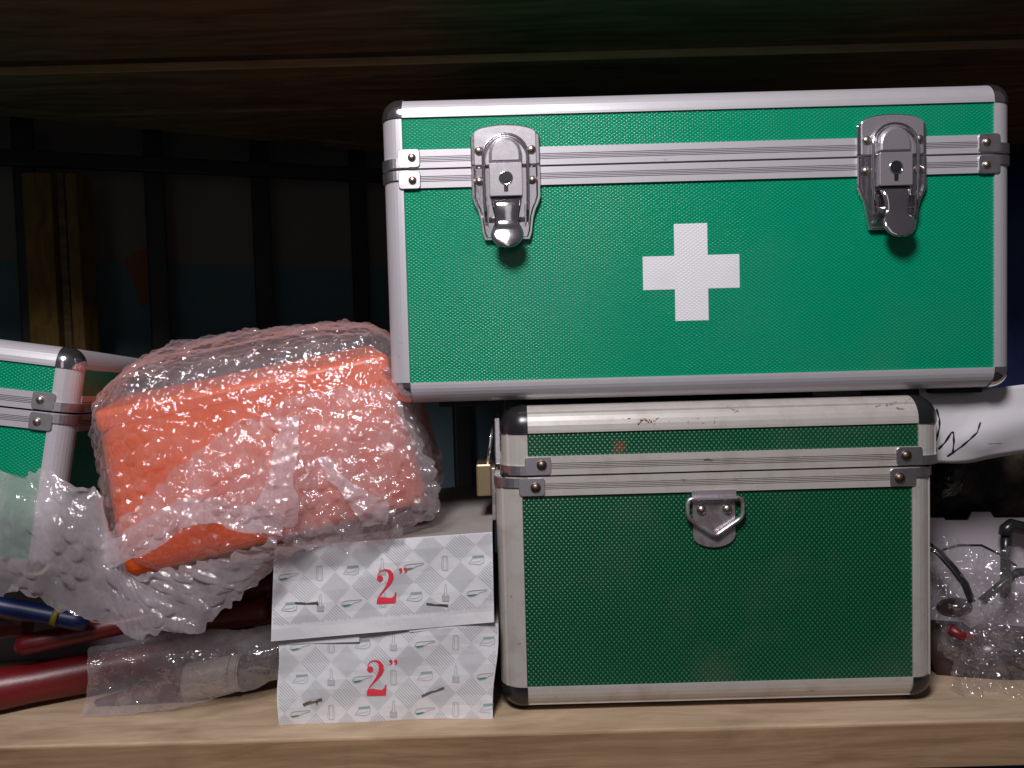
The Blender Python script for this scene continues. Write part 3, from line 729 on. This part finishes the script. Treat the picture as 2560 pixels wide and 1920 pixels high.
ik = Ink(fu, lambda x, y: True, .0006); a = ZX(730, 594); b = ZX(856, 806)
ikn = Ink(lambda x, y, off: fu(x, y, off + .0004), lambda x, y: True); numeral(ikn, a[0], a[1], b[0], b[1], -.06, 3); obj('printed_numeral', ikn.mb, INKS, upb, fixn=False)
M['staple'] = mat('staple_wire', (.25, .22, .21), .4, .8)
def staple(root, face, pts, off, r_=.0005):
    obj('staple', MB().tube([face(*ZX(x, y), off) for x, y in pts], r_, 6), M['staple'], root)
staple(upb, fu, [(240, 797), (300, 799), (372, 796)], .0010); staple(upb, fu, [(372, 786), (374, 808)], .0010); staple(upb, fu, [(1038, 802), (1100, 806), (1170, 812)], .0010)
staple(low, fl, [(288, 1418), (330, 1400), (402, 1384)], .0006, .0007); staple(low, fl, [(360, 1388), (372, 1412)], .0006); staple(low, fl, [(1010, 1366), (1070, 1338), (1146, 1314)], .0006)

# ------------------------------------------------------------------ bubble wrap
def bspline(P, nu, nv):
    """P (rows, cols, 3) control points -> smooth sheet through the border"""
    def basis(n, k):
        t = np.linspace(0, n - 1, k); i = np.clip(np.floor(t).astype(int), 0, n - 2); f = t - i
        Wt = np.zeros((k, n))
        for a in range(k):
            i0, x = i[a], f[a]
            w = [-.5 * x + x * x - .5 * x ** 3, 1 - 2.5 * x * x + 1.5 * x ** 3, .5 * x + 2 * x * x - 1.5 * x ** 3, -.5 * x * x + .5 * x ** 3]
            for o, ww in zip((-1, 0, 1, 2), w):
                j = i0 + o
                if j < 0: Wt[a, 0] += 2 * ww; Wt[a, 1] -= ww
                elif j > n - 1: Wt[a, n - 1] += 2 * ww; Wt[a, n - 2] -= ww
                else: Wt[a, j] += ww
        return Wt
    A = basis(P.shape[0], nu); B = basis(P.shape[1], nv)
    return np.einsum('ai,ijk,bj->abk', A, P, B)
def crumple(p, seed, scales, amps, ridged=True):
    rg_ = np.random.default_rng(seed); out = np.zeros(p.shape[:-1])
    for sc_, am in zip(scales, amps):
        acc = 0
        for k_ in range(7):
            d = rg_.normal(size=3); d /= np.linalg.norm(d); ph = rg_.uniform(0, 6.28); f = 2 * math.pi / sc_ * rg_.uniform(.6, 1.5)
            w = np.sin(p @ d * f + ph + 1.3 * np.sin(p @ rg_.normal(size=3) * f * .5))
            acc = acc + ((1 - np.abs(w)) if ridged else w)
        out += am * (acc / 7 - (.36 if ridged else 0)) * 2
    return out
def bubbles(u, v, sp, rad, seed, hmax):
    """height of a hexagonal lattice of air cells, each inflated differently"""
    rg_ = np.random.default_rng(seed); H = rg_.uniform(.30, 1.0, size=(256, 256)) ** .7
    H[rg_.uniform(size=(256, 256)) < .10] *= .25
    JX = rg_.uniform(-.6, .6, size=(256, 256)); JY = rg_.uniform(-.6, .6, size=(256, 256))
    fld = 0
    for k_ in range(6):
        a_ = rg_.uniform(0, 6.28); f_ = 2 * math.pi / rg_.uniform(.03, .09); fld = fld + np.sin(u * math.cos(a_) * f_ + v * math.sin(a_) * f_ + rg_.uniform(0, 6.28))
    fld = np.clip(.56 + .30 * fld, .10, 1.0)
    ry = sp * math.sqrt(3) / 2; out = np.zeros_like(u)
    j0 = np.floor(v / ry).astype(int)
    for dj in (0, 1):
        j = j0 + dj; sh = (j % 2) * .5
        i0 = np.floor(u / sp - sh).astype(int)
        for di in (0, 1):
            i = i0 + di; cu_ = (i + sh) * sp + JX[j % 256, i % 256] * .0011; cv_ = j * ry + JY[j % 256, i % 256] * .0011
            dx, dy = u - cu_, v - cv_
            r2 = (dx * dx + dy * dy) / rad ** 2
            a = np.clip(1 - r2, 0, 1); h = H[i % 256, j % 256]
            til = 1 + .35 * (JX[i % 256, j % 256] * dx + JY[i % 256, j % 256] * dy) / rad
            out = np.maximum(out, hmax * h * np.sqrt(np.clip(1 - r2 ** 1.5, 0, 1)) * til * (1 - .18 * np.exp(-r2 * 5) * (h < .75)))
    return out * (.42 + .58 * fld)
def np_obj(name, verts, quads, m, parent=None, merge=0, nrm=None):
    me = bpy.data.meshes.new(name)
    off = np.array(parent.location) if parent is not None else np.zeros(3)
    V = (verts - off).astype(np.float32); n = len(quads)
    me.vertices.add(len(V)); me.vertices.foreach_set('co', V.ravel())
    me.loops.add(n * 4); me.loops.foreach_set('vertex_index', quads.astype(np.int32).ravel())
    me.polygons.add(n); me.polygons.foreach_set('loop_start', np.arange(0, n * 4, 4, dtype=np.int32))
    me.polygons.foreach_set('use_smooth', np.ones(n, dtype=bool))
    me.update(calc_edges=True); me.materials.append(m)
    if nrm is not None:
        at_ = me.attributes.new('film_normal', 'FLOAT_VECTOR', 'POINT'); at_.data.foreach_set('vector', nrm.astype(np.float32).ravel())
    if merge:
        bm = bmesh.new(); bm.from_mesh(me); bmesh.ops.remove_doubles(bm, verts=bm.verts, dist=merge); bm.to_mesh(me); bm.free()
    return link(name, me, parent)
def grid_quads(n, m, base=0):
    i, j = np.meshgrid(np.arange(n - 1), np.arange(m - 1), indexing='ij'); a = base + i * m + j
    return np.stack([a, a + 1, a + m + 1, a + m], -1).reshape(-1, 4)
def grid_normals(P):
    du = np.gradient(P, axis=0); dv = np.gradient(P, axis=1); n = np.cross(dv, du)
    return n / (np.linalg.norm(n, axis=-1, keepdims=True) + 1e-12)
def wrap_sheet(name, ctrl, m, parent, seed, ysh=None, res=.0009, amps=(.0034, .0018, .0006), scales=(.05, .022, .008), sp=.0116, rad=.0053, hb=.0034, front=-1, ragged=.003, bub=True):
    if ysh: ctrl = [[(c[0], c[1], c[2] + ysh(c[0])) for c in row] for row in ctrl]
    P = np.array([[list(ad(*c)) for c in row] for row in ctrl])
    S = bspline(P, 12, 16)
    lu = np.linalg.norm(np.diff(S, axis=0), axis=-1).sum(0).mean(); lv = np.linalg.norm(np.diff(S, axis=1), axis=-1).sum(1).mean()
    nu, nv = max(8, int(lu / res)), max(8, int(lv / res))
    S = bspline(P, nu, nv)
    # let the free edges wander
    uu, vv = np.meshgrid(np.linspace(0, 1, nu), np.linspace(0, 1, nv), indexing='ij')
    N = grid_normals(S)
    if (N[..., 1].mean() > 0) == (front < 0): N = -N
    d = crumple(S, seed, scales, amps)
    U = np.concatenate([np.zeros((1, nv)), np.cumsum(np.linalg.norm(np.diff(S, axis=0), axis=-1), 0)], 0)
    V = np.concatenate([np.zeros((nu, 1)), np.cumsum(np.linalg.norm(np.diff(S, axis=1), axis=-1), 1)], 1)
    if bub: d = d + bubbles(U * .96 + V * .28, V * .96 - U * .28, sp, rad, seed + 5, hb)
    Q = S + N * d[..., None]
    er = ragged * crumple(S, seed + 9, (.03, .011), (1, .6), False)
    if ragged:
        T = np.gradient(S, axis=0); T = T / (np.linalg.norm(T, axis=-1, keepdims=True) + 1e-9)
        Q = Q + T * (er * (np.clip(uu * 4 - 3, 0, 1) + np.clip(1 - uu * 4, 0, 1)))[..., None]
        T = np.gradient(S, axis=1); T = T / (np.linalg.norm(T, axis=-1, keepdims=True) + 1e-9)
        Q = Q + T * (er * (np.clip(vv * 4 - 3, 0, 1) + np.clip(1 - vv * 4, 0, 1)))[..., None]
    return np_obj(name, Q.reshape(-1, 3), grid_quads(nu, nv), m, parent, nrm=N.reshape(-1, 3))
def wrap_hull(name, hexa, m, parent, seed, n_exp=5.0, res=.0009, hb=.0032):
    """closed skin round a box-like body given by eight corners [z][y][x]"""
    Hx = np.array(hexa)                      # (2,2,2,3): bottom/top, front/back, left/right
    def tri(p):
        t = (p + 1) / 2; x, y, z = t[..., 0:1], t[..., 1:2], t[..., 2:3]
        out = 0
        for a in (0, 1):
            for b in (0, 1):
                for c_ in (0, 1):
                    out = out + (z if a else 1 - z) * (y if b else 1 - y) * (x if c_ else 1 - x) * Hx[a, b, c_]
        return out
    Vv, Qq, Nn, base = [], [], [], 0
    faces = [(0, 2, 1, -1, True), (0, 1, 2, 1, True), (1, 2, 0, 1, True), (1, 2, 0, -1, True), (0, 2, 1, 1, False), (0, 1, 2, -1, False)]
    for k_, (ax, bx_, cx_, sg, fine) in enumerate(faces):
        la = np.linalg.norm(np.diff(Hx, axis=2 - ax), axis=-1).mean(); lb = np.linalg.norm(np.diff(Hx, axis=2 - bx_), axis=-1).mean()
        rs = res if fine else res * 2.2
        na, nb = int(la / rs), int(lb / rs)
        A, B = np.meshgrid(np.linspace(-1, 1, na), np.linspace(-1, 1, nb), indexing='ij')
        c_ = np.zeros((na, nb, 3)); c_[..., ax] = A; c_[..., bx_] = B; c_[..., cx_] = sg
        def sup(c_): return c_ / (np.sum(np.abs(c_) ** n_exp, -1, keepdims=True) ** (1 / n_exp))
        p = sup(c_); S = tri(p)
        # normals of the smooth body
        gi = np.sign(p) * np.abs(p) ** (n_exp - 1); gi /= np.linalg.norm(gi, axis=-1, keepdims=True)
        ex = (Hx[:, :, 1] - Hx[:, :, 0]).mean((0, 1)) / 2; ey = (Hx[:, 1] - Hx[:, 0]).mean((0, 1)) / 2; ez = (Hx[1] - Hx[0]).mean((0, 1)) / 2
        J = np.stack([ex, ey, ez], 1); N = gi @ np.linalg.inv(J); N /= np.linalg.norm(N, axis=-1, keepdims=True)
        d = crumple(S, seed, (.06, .025, .009), (.0036, .0018, .0006))
        U = A * la / 2; V = B * lb / 2
        edge = np.clip(np.minimum(1 - np.abs(A), 1 - np.abs(B)) * 12, 0, 1)
        d = d + edge * bubbles(U * .97 + V * .2 + 3, V * .97 - U * .2 + 3, 0.0116, .0053, seed + k_, hb)
        Q = S + N * d[..., None]
        Vv.append(Q.reshape(-1, 3)); Nn.append(N.reshape(-1, 3)); Qq.append(grid_quads(na, nb, base)); base += na * nb
    return np_obj(name, np.concatenate(Vv), np.concatenate(Qq), m, parent, merge=2e-5, nrm=np.concatenate(Nn))

parcel = thing('bubble_wrapped_parcel', 'orange case wrapped in crumpled clear bubble wrap, lying on the printed boxes', 'parcel', ad(560, 1150, .50))
YO = .468
def v3(p): return list(p)
hexa = [[[v3(ad(264, 1264, .473)), v3(ad(930, 1096, .500))], [v3(ad(310, 1080, .59)), v3(ad(905, 950, .62))]],
        [[v3(ad(204, 892, .476)), v3(ad(834, 764, .512))], [v3(ad(262, 858, .59)), v3(ad(800, 746, .62))]]]
oc = MB(); co = [Vector(hexa[a][b][c_]) for a in (0, 1) for b in (0, 1) for c_ in (0, 1)]
oc.add(co, [(0, 1, 5, 4), (2, 6, 7, 3), (0, 4, 6, 2), (1, 3, 7, 5), (0, 2, 3, 1), (4, 5, 7, 6)])
ocase = obj('orange_case', oc, M['orange'], parcel, bevel=.010, seg=5)
# lid line: a proud rim round the upper edge of the orange case
rim = MB(); up_ = [co[4], co[5], co[7], co[6]]; dn = [co[4].lerp(co[0], .13), co[5].lerp(co[1], .13), co[7].lerp(co[3], .13), co[6].lerp(co[2], .13)]
cen = sum(co, Vector()) / 8
def grow(p, q): d = p - cen; return p + Vector((d.x, d.y, 0)).normalized() * q
rim.loft([[grow(p, .0002) for p in dn], [grow(p, .0012) + Vector((0, 0, .0005)) for p in up_]])
obj('case_lid', rim, M['orange'], ocase, bevel=.0040, seg=3)
whex = [[[v3(ad(226, 1300, .458)), v3(ad(985, 1170, .478))], [v3(ad(295, 1140, .62)), v3(ad(965, 1010, .65))]],
        [[v3(ad(138, 835, .456)), v3(ad(878, 690, .497))], [v3(ad(306, 735, .62)), v3(ad(815, 678, .67))]]]
wrap_hull('bubble_wrap', whex, M['wrap'], parcel, 3)
# second layer across the lower half
YSH = lambda x: .007 + .026 * min(1, max(0, (x - 300) / 550))
L2 = [[(215, 1175, .452), (330, 1062, .447), (450, 962, .445), (600, 882, .444), (720, 835, .446), (850, 838, .452)],
      [(235, 1190, .450), (350, 1105, .443), (470, 1030, .441), (610, 975, .440), (740, 950, .441), (905, 935, .447)],
      [(226, 1205, .449), (345, 1130, .442), (450, 1078, .440), (600, 1080, .438), (750, 1075, .439), (950, 1040, .449)],
      [(236, 1232, .450), (340, 1176, .444), (415, 1134, .442), (590, 1160, .441), (750, 1192, .443), (945, 1112, .452)]]
wrap_sheet('wrap_layer', L2, M['wrap_layer'], parcel, 21, ysh=YSH)
# loose flap hanging to the lower left
L3 = [[(-60, 1030, .452), (60, 1020, .449), (150, 1026, .451), (212, 1062, .456), (255, 1225, .455), (360, 1226, .454), (470, 1206, .452), (604, 1158, .450)],
      [(-60, 1110, .446), (70, 1110, .441), (160, 1130, .443), (234, 1178, .449), (300, 1272, .452), (405, 1282, .452), (505, 1254, .453), (604, 1180, .453)],
      [(-60, 1195, .448), (70, 1205, .444), (160, 1234, .444), (242, 1272, .447), (327, 1318, .450), (428, 1310, .452), (520, 1264, .454), (604, 1200, .456)],
      [(-60, 1254, .454), (70, 1294, .450), (150, 1322, .449), (245, 1354, .449), (338, 1376, .451), (445, 1344, .453), (526, 1284, .456), (604, 1222, .460)]]
wrap_sheet('wrap_flap', L3, M['wrap_flap'], parcel, 33, ysh=lambda x: .008, ragged=.0045, hb=.0024, amps=(.0034, .0012, .0004))
# bunched ridges of film
F1 = [[(612, 905, .441), (645, 900, .441)], [(590, 985, .436), (640, 975, .437)], [(572, 1050, .434), (632, 1045, .434)], [(545, 1100, .434), (640, 1095, .433)], [(520, 1135, .436), (650, 1140, .436)]]
wrap_sheet('wrap_fold', F1, M['wrap_fold'], parcel, 41, ysh=YSH, amps=(.004, .0016, .0004), scales=(.04, .018, .007), bub=False, res=.0007, ragged=.0012)
F2 = [[(690, 990, .437), (712, 985, .438)], [(712, 1040, .435), (742, 1032, .436)], [(745, 1075, .434), (800, 1062, .434)], [(770, 1115, .434), (838, 1090, .435)], [(790, 1140, .437), (835, 1135, .438)]]
wrap_sheet('wrap_fold', F2, M['wrap_fold'], parcel, 47, ysh=YSH, amps=(.004, .0016, .0004), scales=(.04, .018, .007), bub=False, res=.0007, ragged=.0012)
F3 = [[(222, 1180, .447), (318, 1120, .442), (408, 1074, .440), (515, 1088, .439), (610, 1108, .437)], [(235, 1234, .446), (330, 1186, .441), (412, 1132, .438), (520, 1146, .437), (615, 1162, .436)]]
wrap_sheet('wrap_fold', F3, M['wrap_fold'], parcel, 52, ysh=YSH, amps=(.003, .0014, .0004), scales=(.04, .018, .007), bub=False, res=.0007, ragged=.0012)

# ------------------------------------------------------------------ tools and brush lying at the left
def rod(name, label, cat, a, b, r_, m, round_a=True, n=16, group=None, bend=0):
    a, b = Vector(a), Vector(b); d = (b - a).normalized(); pts, rr = [], []
    if round_a:
        for i in range(7):
            t_ = i / 6 * math.pi / 2; pts.append(a + d * r_ * (1 - math.cos(t_))); rr.append(max(1e-5, r_ * math.sin(t_)))
    else: pts.append(a); rr.append(r_)
    for i in range(1, 9):
        p = a.lerp(b, i / 8); 
        if (p - a).length > r_: pts.append(p + Vector((0, 0, bend * math.sin(i / 8 * math.pi)))); rr.append(r_ * (1 + .03 * math.sin(i * 2.1)))
    o = obj(name, MB().tube(pts, rr, n), m)
    # keep the origin at the thing itself
    c_ = (a + b) / 2; o.data.transform(Matrix.Translation(-c_)); o.location = c_
    return tag(o, label, cat, group)
rod('tool_handle', 'dark red dipped tool handle with rounded end, uppermost at the left', 'handle', ad(30, 1398, .515), ad(470, 1305, .56), .0070, M['red'], group='red tool handles')
rod('tool_handle', 'thick bright red tool handle entering at the lower left corner', 'handle', ad(-60, 1500, .507), ad(420, 1410, .57), .0138, M['red'], False, group='red tool handles')
rod('tool_handle', 'dull dark red handle under the parcel beside the printed boxes', 'handle', ad(592, 1318, .56), ad(380, 1345, .58), .0098, M['red_dark'], group='red tool handles')
rod('tool_handle', 'second dull red handle high in the gap left of the printed boxes', 'handle', ad(600, 1262, .585), ad(430, 1330, .60), .0080, M['red_dark'], group='red tool handles')
bl = rod('blue_tool', 'blue plastic handle with a yellow mark beneath the loose bubble wrap', 'handle', ad(-60, 1298, .50), ad(190, 1345, .515), .0062, M['blue'], False)
obj('yellow_mark', MB().tube([ad(116, 1330.5, .5087), ad(128, 1333, .5093)], .0064, 14), M['yellow'], bl)
rod('red_pouch', 'dull red wrapped tool under the blue handle at the left edge', 'tool', ad(-60, 1352, .53), ad(66, 1340, .54), .0105, M['red_dark'], True)
# hidden carton that carries the leaning case
cb = MB().box((-.50, .60, .0005), (-.235, .80, .088)); tag(obj('dark_carton', cb, M['grey_lining'], bevel=.002), 'dark carton in the shadow under the leaning left case', 'carton')
# paint brush in a clear bag
br = thing('paint_brush', 'flat paint brush with cream ferrule and brown handle lying in a clear bag', 'brush', ad(420, 1480, .50))
def slab(name, stations, th, m):
    """flattened round section through stations (centre, half height in photo pixels, Y)"""
    pts, rows = [], []
    for (x, y, hh, Y, tk) in stations:
        c_ = ad(x, y, Y); hz_ = hh * KD / FPX * Y
        rows.append([c_ + Vector((.0, -math.cos(2 * math.pi * j / 18) * tk, math.sin(2 * math.pi * j / 18) * hz_)) for j in range(18)])
    return obj(name, MB().loft(rows, smooth=True), m, br)
slab('handle', [(208, 1516, 5, .519, .003), (260, 1507, 12, .521, .006), (330, 1491, 24, .524, .009), (405, 1475, 40, .527, .011)], 0, M['handle_brown'])
fer = slab('ferrule', [(404, 1474, 42, .527, .0115), (410, 1473, 42, .527, .0115), (440, 1467, 41, .528, .0115), (480, 1459, 40, .529, .0115), (520, 1451, 39, .530, .0115), (524, 1450, 39, .530, .0115)], 0, M['cream'])
for x in (412, 500, 518):
    rows = []
    for dx in (-1.6, 0, 1.6):
        x_ = x + dx; y_ = 1474 - (x - 404) * .2; c_ = ad(x_, y_, .5285); hz_ = (42.5 if dx == 0 else 41.3) * KD / FPX * .5285; tk = .0124 if dx == 0 else .0116
        rows.append([c_ + Vector((0, -math.cos(2 * math.pi * j / 18) * tk, math.sin(2 * math.pi * j / 18) * hz_)) for j in range(18)])
    obj('ring_bead', MB().grid(rows, close_v=True), M['cream'], fer)
slab('bristles', [(523, 1450, 38, .530, .0105), (550, 1445, 38, .532, .0095), (600, 1435, 37, .537, .006)], 0, M['bristle'])
bag = [[(192, 1400, .519), (270, 1385, .524), (350, 1372, .529), (440, 1362, .534), (520, 1358, .537), (600, 1348, .541)],
       [(190, 1440, .509), (270, 1428, .512), (350, 1420, .513), (440, 1412, .514), (520, 1402, .516), (600, 1396, .519)],
       [(192, 1490, .508), (270, 1480, .509), (350, 1472, .510), (440, 1462, .511), (520, 1450, .513), (600, 1438, .517)],
       [(176, 1552, .501), (270, 1546, .503), (350, 1536, .506), (440, 1516, .510), (520, 1494, .514), (600, 1470, .519)]]
bg = wrap_sheet('clear_bag', bag, M['bag_frost'], None, 61, amps=(.0030, .0012, .0003), scales=(.07, .03, .012), bub=False, res=.0016, ragged=.001)
tag(bg, 'clear plastic bag laid over the paint brush in front of the red handles', 'plastic bag')

# ------------------------------------------------------------------ things at the right
def poly_sheet(name, ctrl, m, seed, amps, scales, label, cat, thick=.0004, res=.003, parent=None, ragged=0.0):
    o = wrap_sheet(name, ctrl, m, parent, seed, amps=amps, scales=scales, bub=False, res=res, ragged=ragged)
    if thick:
        md = o.modifiers.new('thickness', 'SOLIDIFY'); md.thickness = thick; md.offset = 0
    return tag(o, label, cat) if label else o
pap = [[(1985, 838, .512), (2040, 846, .511), (2090, 848, .511), (2150, 838, .512), (2250, 826, .513)],
       [(1985, 890, .511), (2040, 895, .510), (2090, 895, .510), (2150, 885, .509), (2250, 868, .510)],
       [(1985, 950, .511), (2040, 955, .509), (2090, 950, .506), (2150, 932, .505), (2250, 905, .507)],
       [(1985, 1000, .513), (2040, 1000, .512), (2095, 999, .512), (2150, 988, .512), (2250, 972, .512)]]
paper = poly_sheet('paper_sheet', pap, M['paper'], 71, (.0012, .0005), (.07, .03), 'creased white paper with black pen strokes behind the right side of the small case', 'paper')
# pen strokes laid on the paper
from mathutils.bvhtree import BVHTree
bvp = BVHTree.FromPolygons([v.co.copy() for v in paper.data.vertices], [tuple(p.vertices) for p in paper.data.polygons])
def pen(pts, wd, m):
    mb = MB(); P = []
    for a, b in zip(pts[:-1], pts[1:]):
        for i in range(6): P.append(Vector(a).lerp(Vector(b), i / 6))
    P.append(Vector(pts[-1]))
    def hit(p):
        dr = (CAM_M @ Vector(((p.x * KD - 1280) / FPX, (960 - p.y * KD) / FPX, -1.0))).normalized()
        h = bvp.ray_cast(Vector((0, 0, CAM_Z)), dr)
        return (h[0] - dr * .0006) if h[0] is not None else None
    rows = []
    for i, p in enumerate(P):
        d = (P[min(i + 1, len(P) - 1)] - P[max(0, i - 1)]).normalized(); n = Vector((-d.y, d.x)) * wd / 2 * (.75 + .25 * math.sin(i * .9))
        a, b = hit(p + n), hit(p - n)
        if a is None or b is None: continue
        rows.append([a, b])
    return obj('pen_stroke', mb.grid(rows), m, paper, False)
pen([(2023, 883), (2029.5, 905), (2029.5, 923.5), (2021, 955), (2021.7, 980)], 5.0, M['marker'])
pen([(2027, 970), (2041, 956), (2055.5, 934), (2060, 934), (2060.5, 955), (2058, 980)], 5.2, M['marker'])
pen([(2118, 912), (2111, 934), (2094, 950), (2076, 965), (2046, 986)], 4.2, M['marker'])
pen([(2134, 958), (2150, 957), (2165, 957)], 1.6, M['ink_grey'])
dk = [[(1985, 985, .60), (2050, 985, .59), (2110, 980, .585), (2170, 975, .585), (2270, 960, .59)],
      [(1985, 1040, .60), (2050, 1045, .585), (2110, 1045, .58), (2170, 1040, .58), (2270, 1030, .58)],
      [(1985, 1090, .60), (2050, 1095, .59), (2110, 1095, .585), (2170, 1090, .585), (2270, 1085, .59)],
      [(1985, 1150, .61), (2050, 1150, .605), (2110, 1150, .60), (2170, 1150, .60), (2270, 1150, .60)]]
poly_sheet('dark_cloth', dk, M['brown_cloth'], 73, (.004, .002), (.05, .02), 'mottled brown black cloth bundle under the white paper at the right edge', 'cloth', .003)
gl = [[(2000, 1004, .560), (2030, 1000, .556), (2055, 998, .553), (2082, 1000, .556)], [(2000, 1020, .556), (2030, 1022, .548), (2058, 1020, .545), (2080, 1018, .552)], [(2002, 1040, .556), (2034, 1046, .548), (2062, 1048, .546), (2078, 1046, .554)], [(2004, 1066, .562), (2030, 1074, .558), (2050, 1072, .556), (2070, 1064, .56)]]
poly_sheet('black_plastic_bag', gl, M['black_bag'], 75, (.0022, .0004), (.03, .012), 'shiny black plastic bag corner just right of the small case', 'plastic bag', .0004, .0012)
ct = thing('white_carton', 'plain pale carton with a small tab on its top edge behind the black tools', 'carton', (.42, .57, 0))
top = [(1985, 1118), (2040, 1119), (2042, 1124), (2092, 1124), (2100, 1106), (2140, 1106), (2147, 1119), (2300, 1119), (2300, 1520), (1985, 1520)]
obj('front_wall', MB().prism(top, lambda u, v, h: Vector((ad(u, v, .568).x, .568 + h, max(.002, ad(u, v, .568).z))), 0, .0015), M['carton'], ct)
c0 = ad(1985, 1130, .568); c1 = ad(2300, 1130, .568)
obj('box_body', MB().box((c0.x + .001, .570, .002), (c1.x - .001, .74, c1.z - .01)), M['carton'], ct)
hk = thing('black_frame_tool', 'black square-section metal frame tool standing at the right edge', 'tool', ad(2190, 1260, 0.555))
obj('upright', MB().tube([ad(2173, 1290, 0.555), ad(2173, 1200, 0.555), ad(2174, 1150, 0.555)], .0042, 4), M['black'], hk)
obj('top_bend', MB().tube([ad(2172, 1156, 0.555), ad(2174, 1142, 0.555), ad(2184, 1134, 0.555), ad(2205, 1140, 0.555), ad(2260, 1150, 0.555)], .0048, 8), M['black'], hk)
obj('brace', MB().tube([ad(2120, 1300, 0.540), ad(2165, 1262, 0.540), ad(2200, 1236, 0.540), ad(2260, 1232, 0.540)], .0030, 6), M['black'], hk)
tag(obj('black_strap', MB().tube([ad(1995, 1170, 0.545), ad(2030, 1195, 0.538), ad(2060, 1228, 0.530), ad(2085, 1262, 0.525), ad(2100, 1300, 0.522)], .0048, 8, ry=.45), M['black']), 'flat black strap curving down beside the small case', 'strap')
tag(obj('thin_cable', MB().tube([ad(2036, 1188, 0.545), ad(2070, 1178, 0.540), ad(2120, 1178, 0.540), ad(2160, 1198, 0.540), ad(2195, 1222, 0.540)], .0009, 6), M['black']), 'thin dark cable arching in front of the pale carton', 'cable')
lens = MB().loft([[ad(2062 + 40 * math.cos(2 * math.pi * j / 20), 1312 + 22 * math.sin(2 * math.pi * j / 20), Y) for j in range(20)] for Y in (.524, .532)])
M['smoke'] = mat('smoky_plastic', (.035, .022, .024), .2)
tag(obj('smoky_lens', lens, M['smoke'], bevel=.002), 'smoky dark rounded plastic piece inside the clear bag at right', 'lens')
tag(obj('red_gadget', MB().tube([ad(2050, 1358, .524), ad(2075, 1372, .522), ad(2105, 1376, .522)], .0034, 10), M['red']), 'small red part showing through the clear bag at lower right', 'plastic part')
tag(obj('dark_tool_body', MB().tube([ad(2064, 1432, .540), ad(2140, 1412, .538), ad(2260, 1420, .54)], [.015, .021, .021], 12), M['smoke']), 'dark tool body lying low inside the clear bag at lower right', 'tool')
tag(obj('brown_pouch', MB().tube([ad(2000, 1425, .548), ad(2040, 1412, .546), ad(2090, 1400, .548)], [.017, .021, .016], 12, ry=1.2), M['pouch']), 'dull brown pouch half hidden between the small case and the clear bag', 'pouch')
cb2 = thing('clear_bag', 'crumpled clear plastic bag full of dark tools at the lower right edge', 'plastic bag', on_z(2500, 1740, 0))
bag2 = [[(2000, 1180, 0.542), (2050, 1160, 0.538), (2100, 1176, 0.537), (2160, 1190, 0.538), (2260, 1200, 0.542)],
        [(2008, 1280, 0.532), (2050, 1270, 0.527), (2100, 1265, 0.525), (2160, 1260, 0.525), (2260, 1255, 0.527)],
        [(2025, 1370, 0.527), (2055, 1360, 0.522), (2105, 1350, 0.519), (2160, 1345, 0.518), (2260, 1345, 0.520)],
        [(2050, 1440, 0.520), (2075, 1435, 0.516), (2110, 1425, 0.514), (2160, 1420, 0.512), (2260, 1425, 0.514)],
        [(2075, 1500, 0.494), (2095, 1512, 0.494), (2130, 1520, 0.494), (2170, 1522, 0.494), (2260, 1526, 0.494)]]
wrap_sheet('bag_front', bag2, M['bag'], cb2, 81, amps=(.008, .0045, .0010), scales=(.05, .022, .010), bub=False, res=.0009, ragged=.003)
bag3 = [[(2110, 1300, .53), (2160, 1285, .53), (2260, 1280, .53)], [(2105, 1370, .522), (2160, 1360, .520), (2260, 1350, .52)], [(2100, 1430, .522), (2160, 1425, .520), (2260, 1430, .52)]]
wrap_sheet('bag_fold', bag3, M['bag'], cb2, 85, amps=(.008, .006, .0018), scales=(.04, .018, .008), bub=False, res=.0008, ragged=.004)
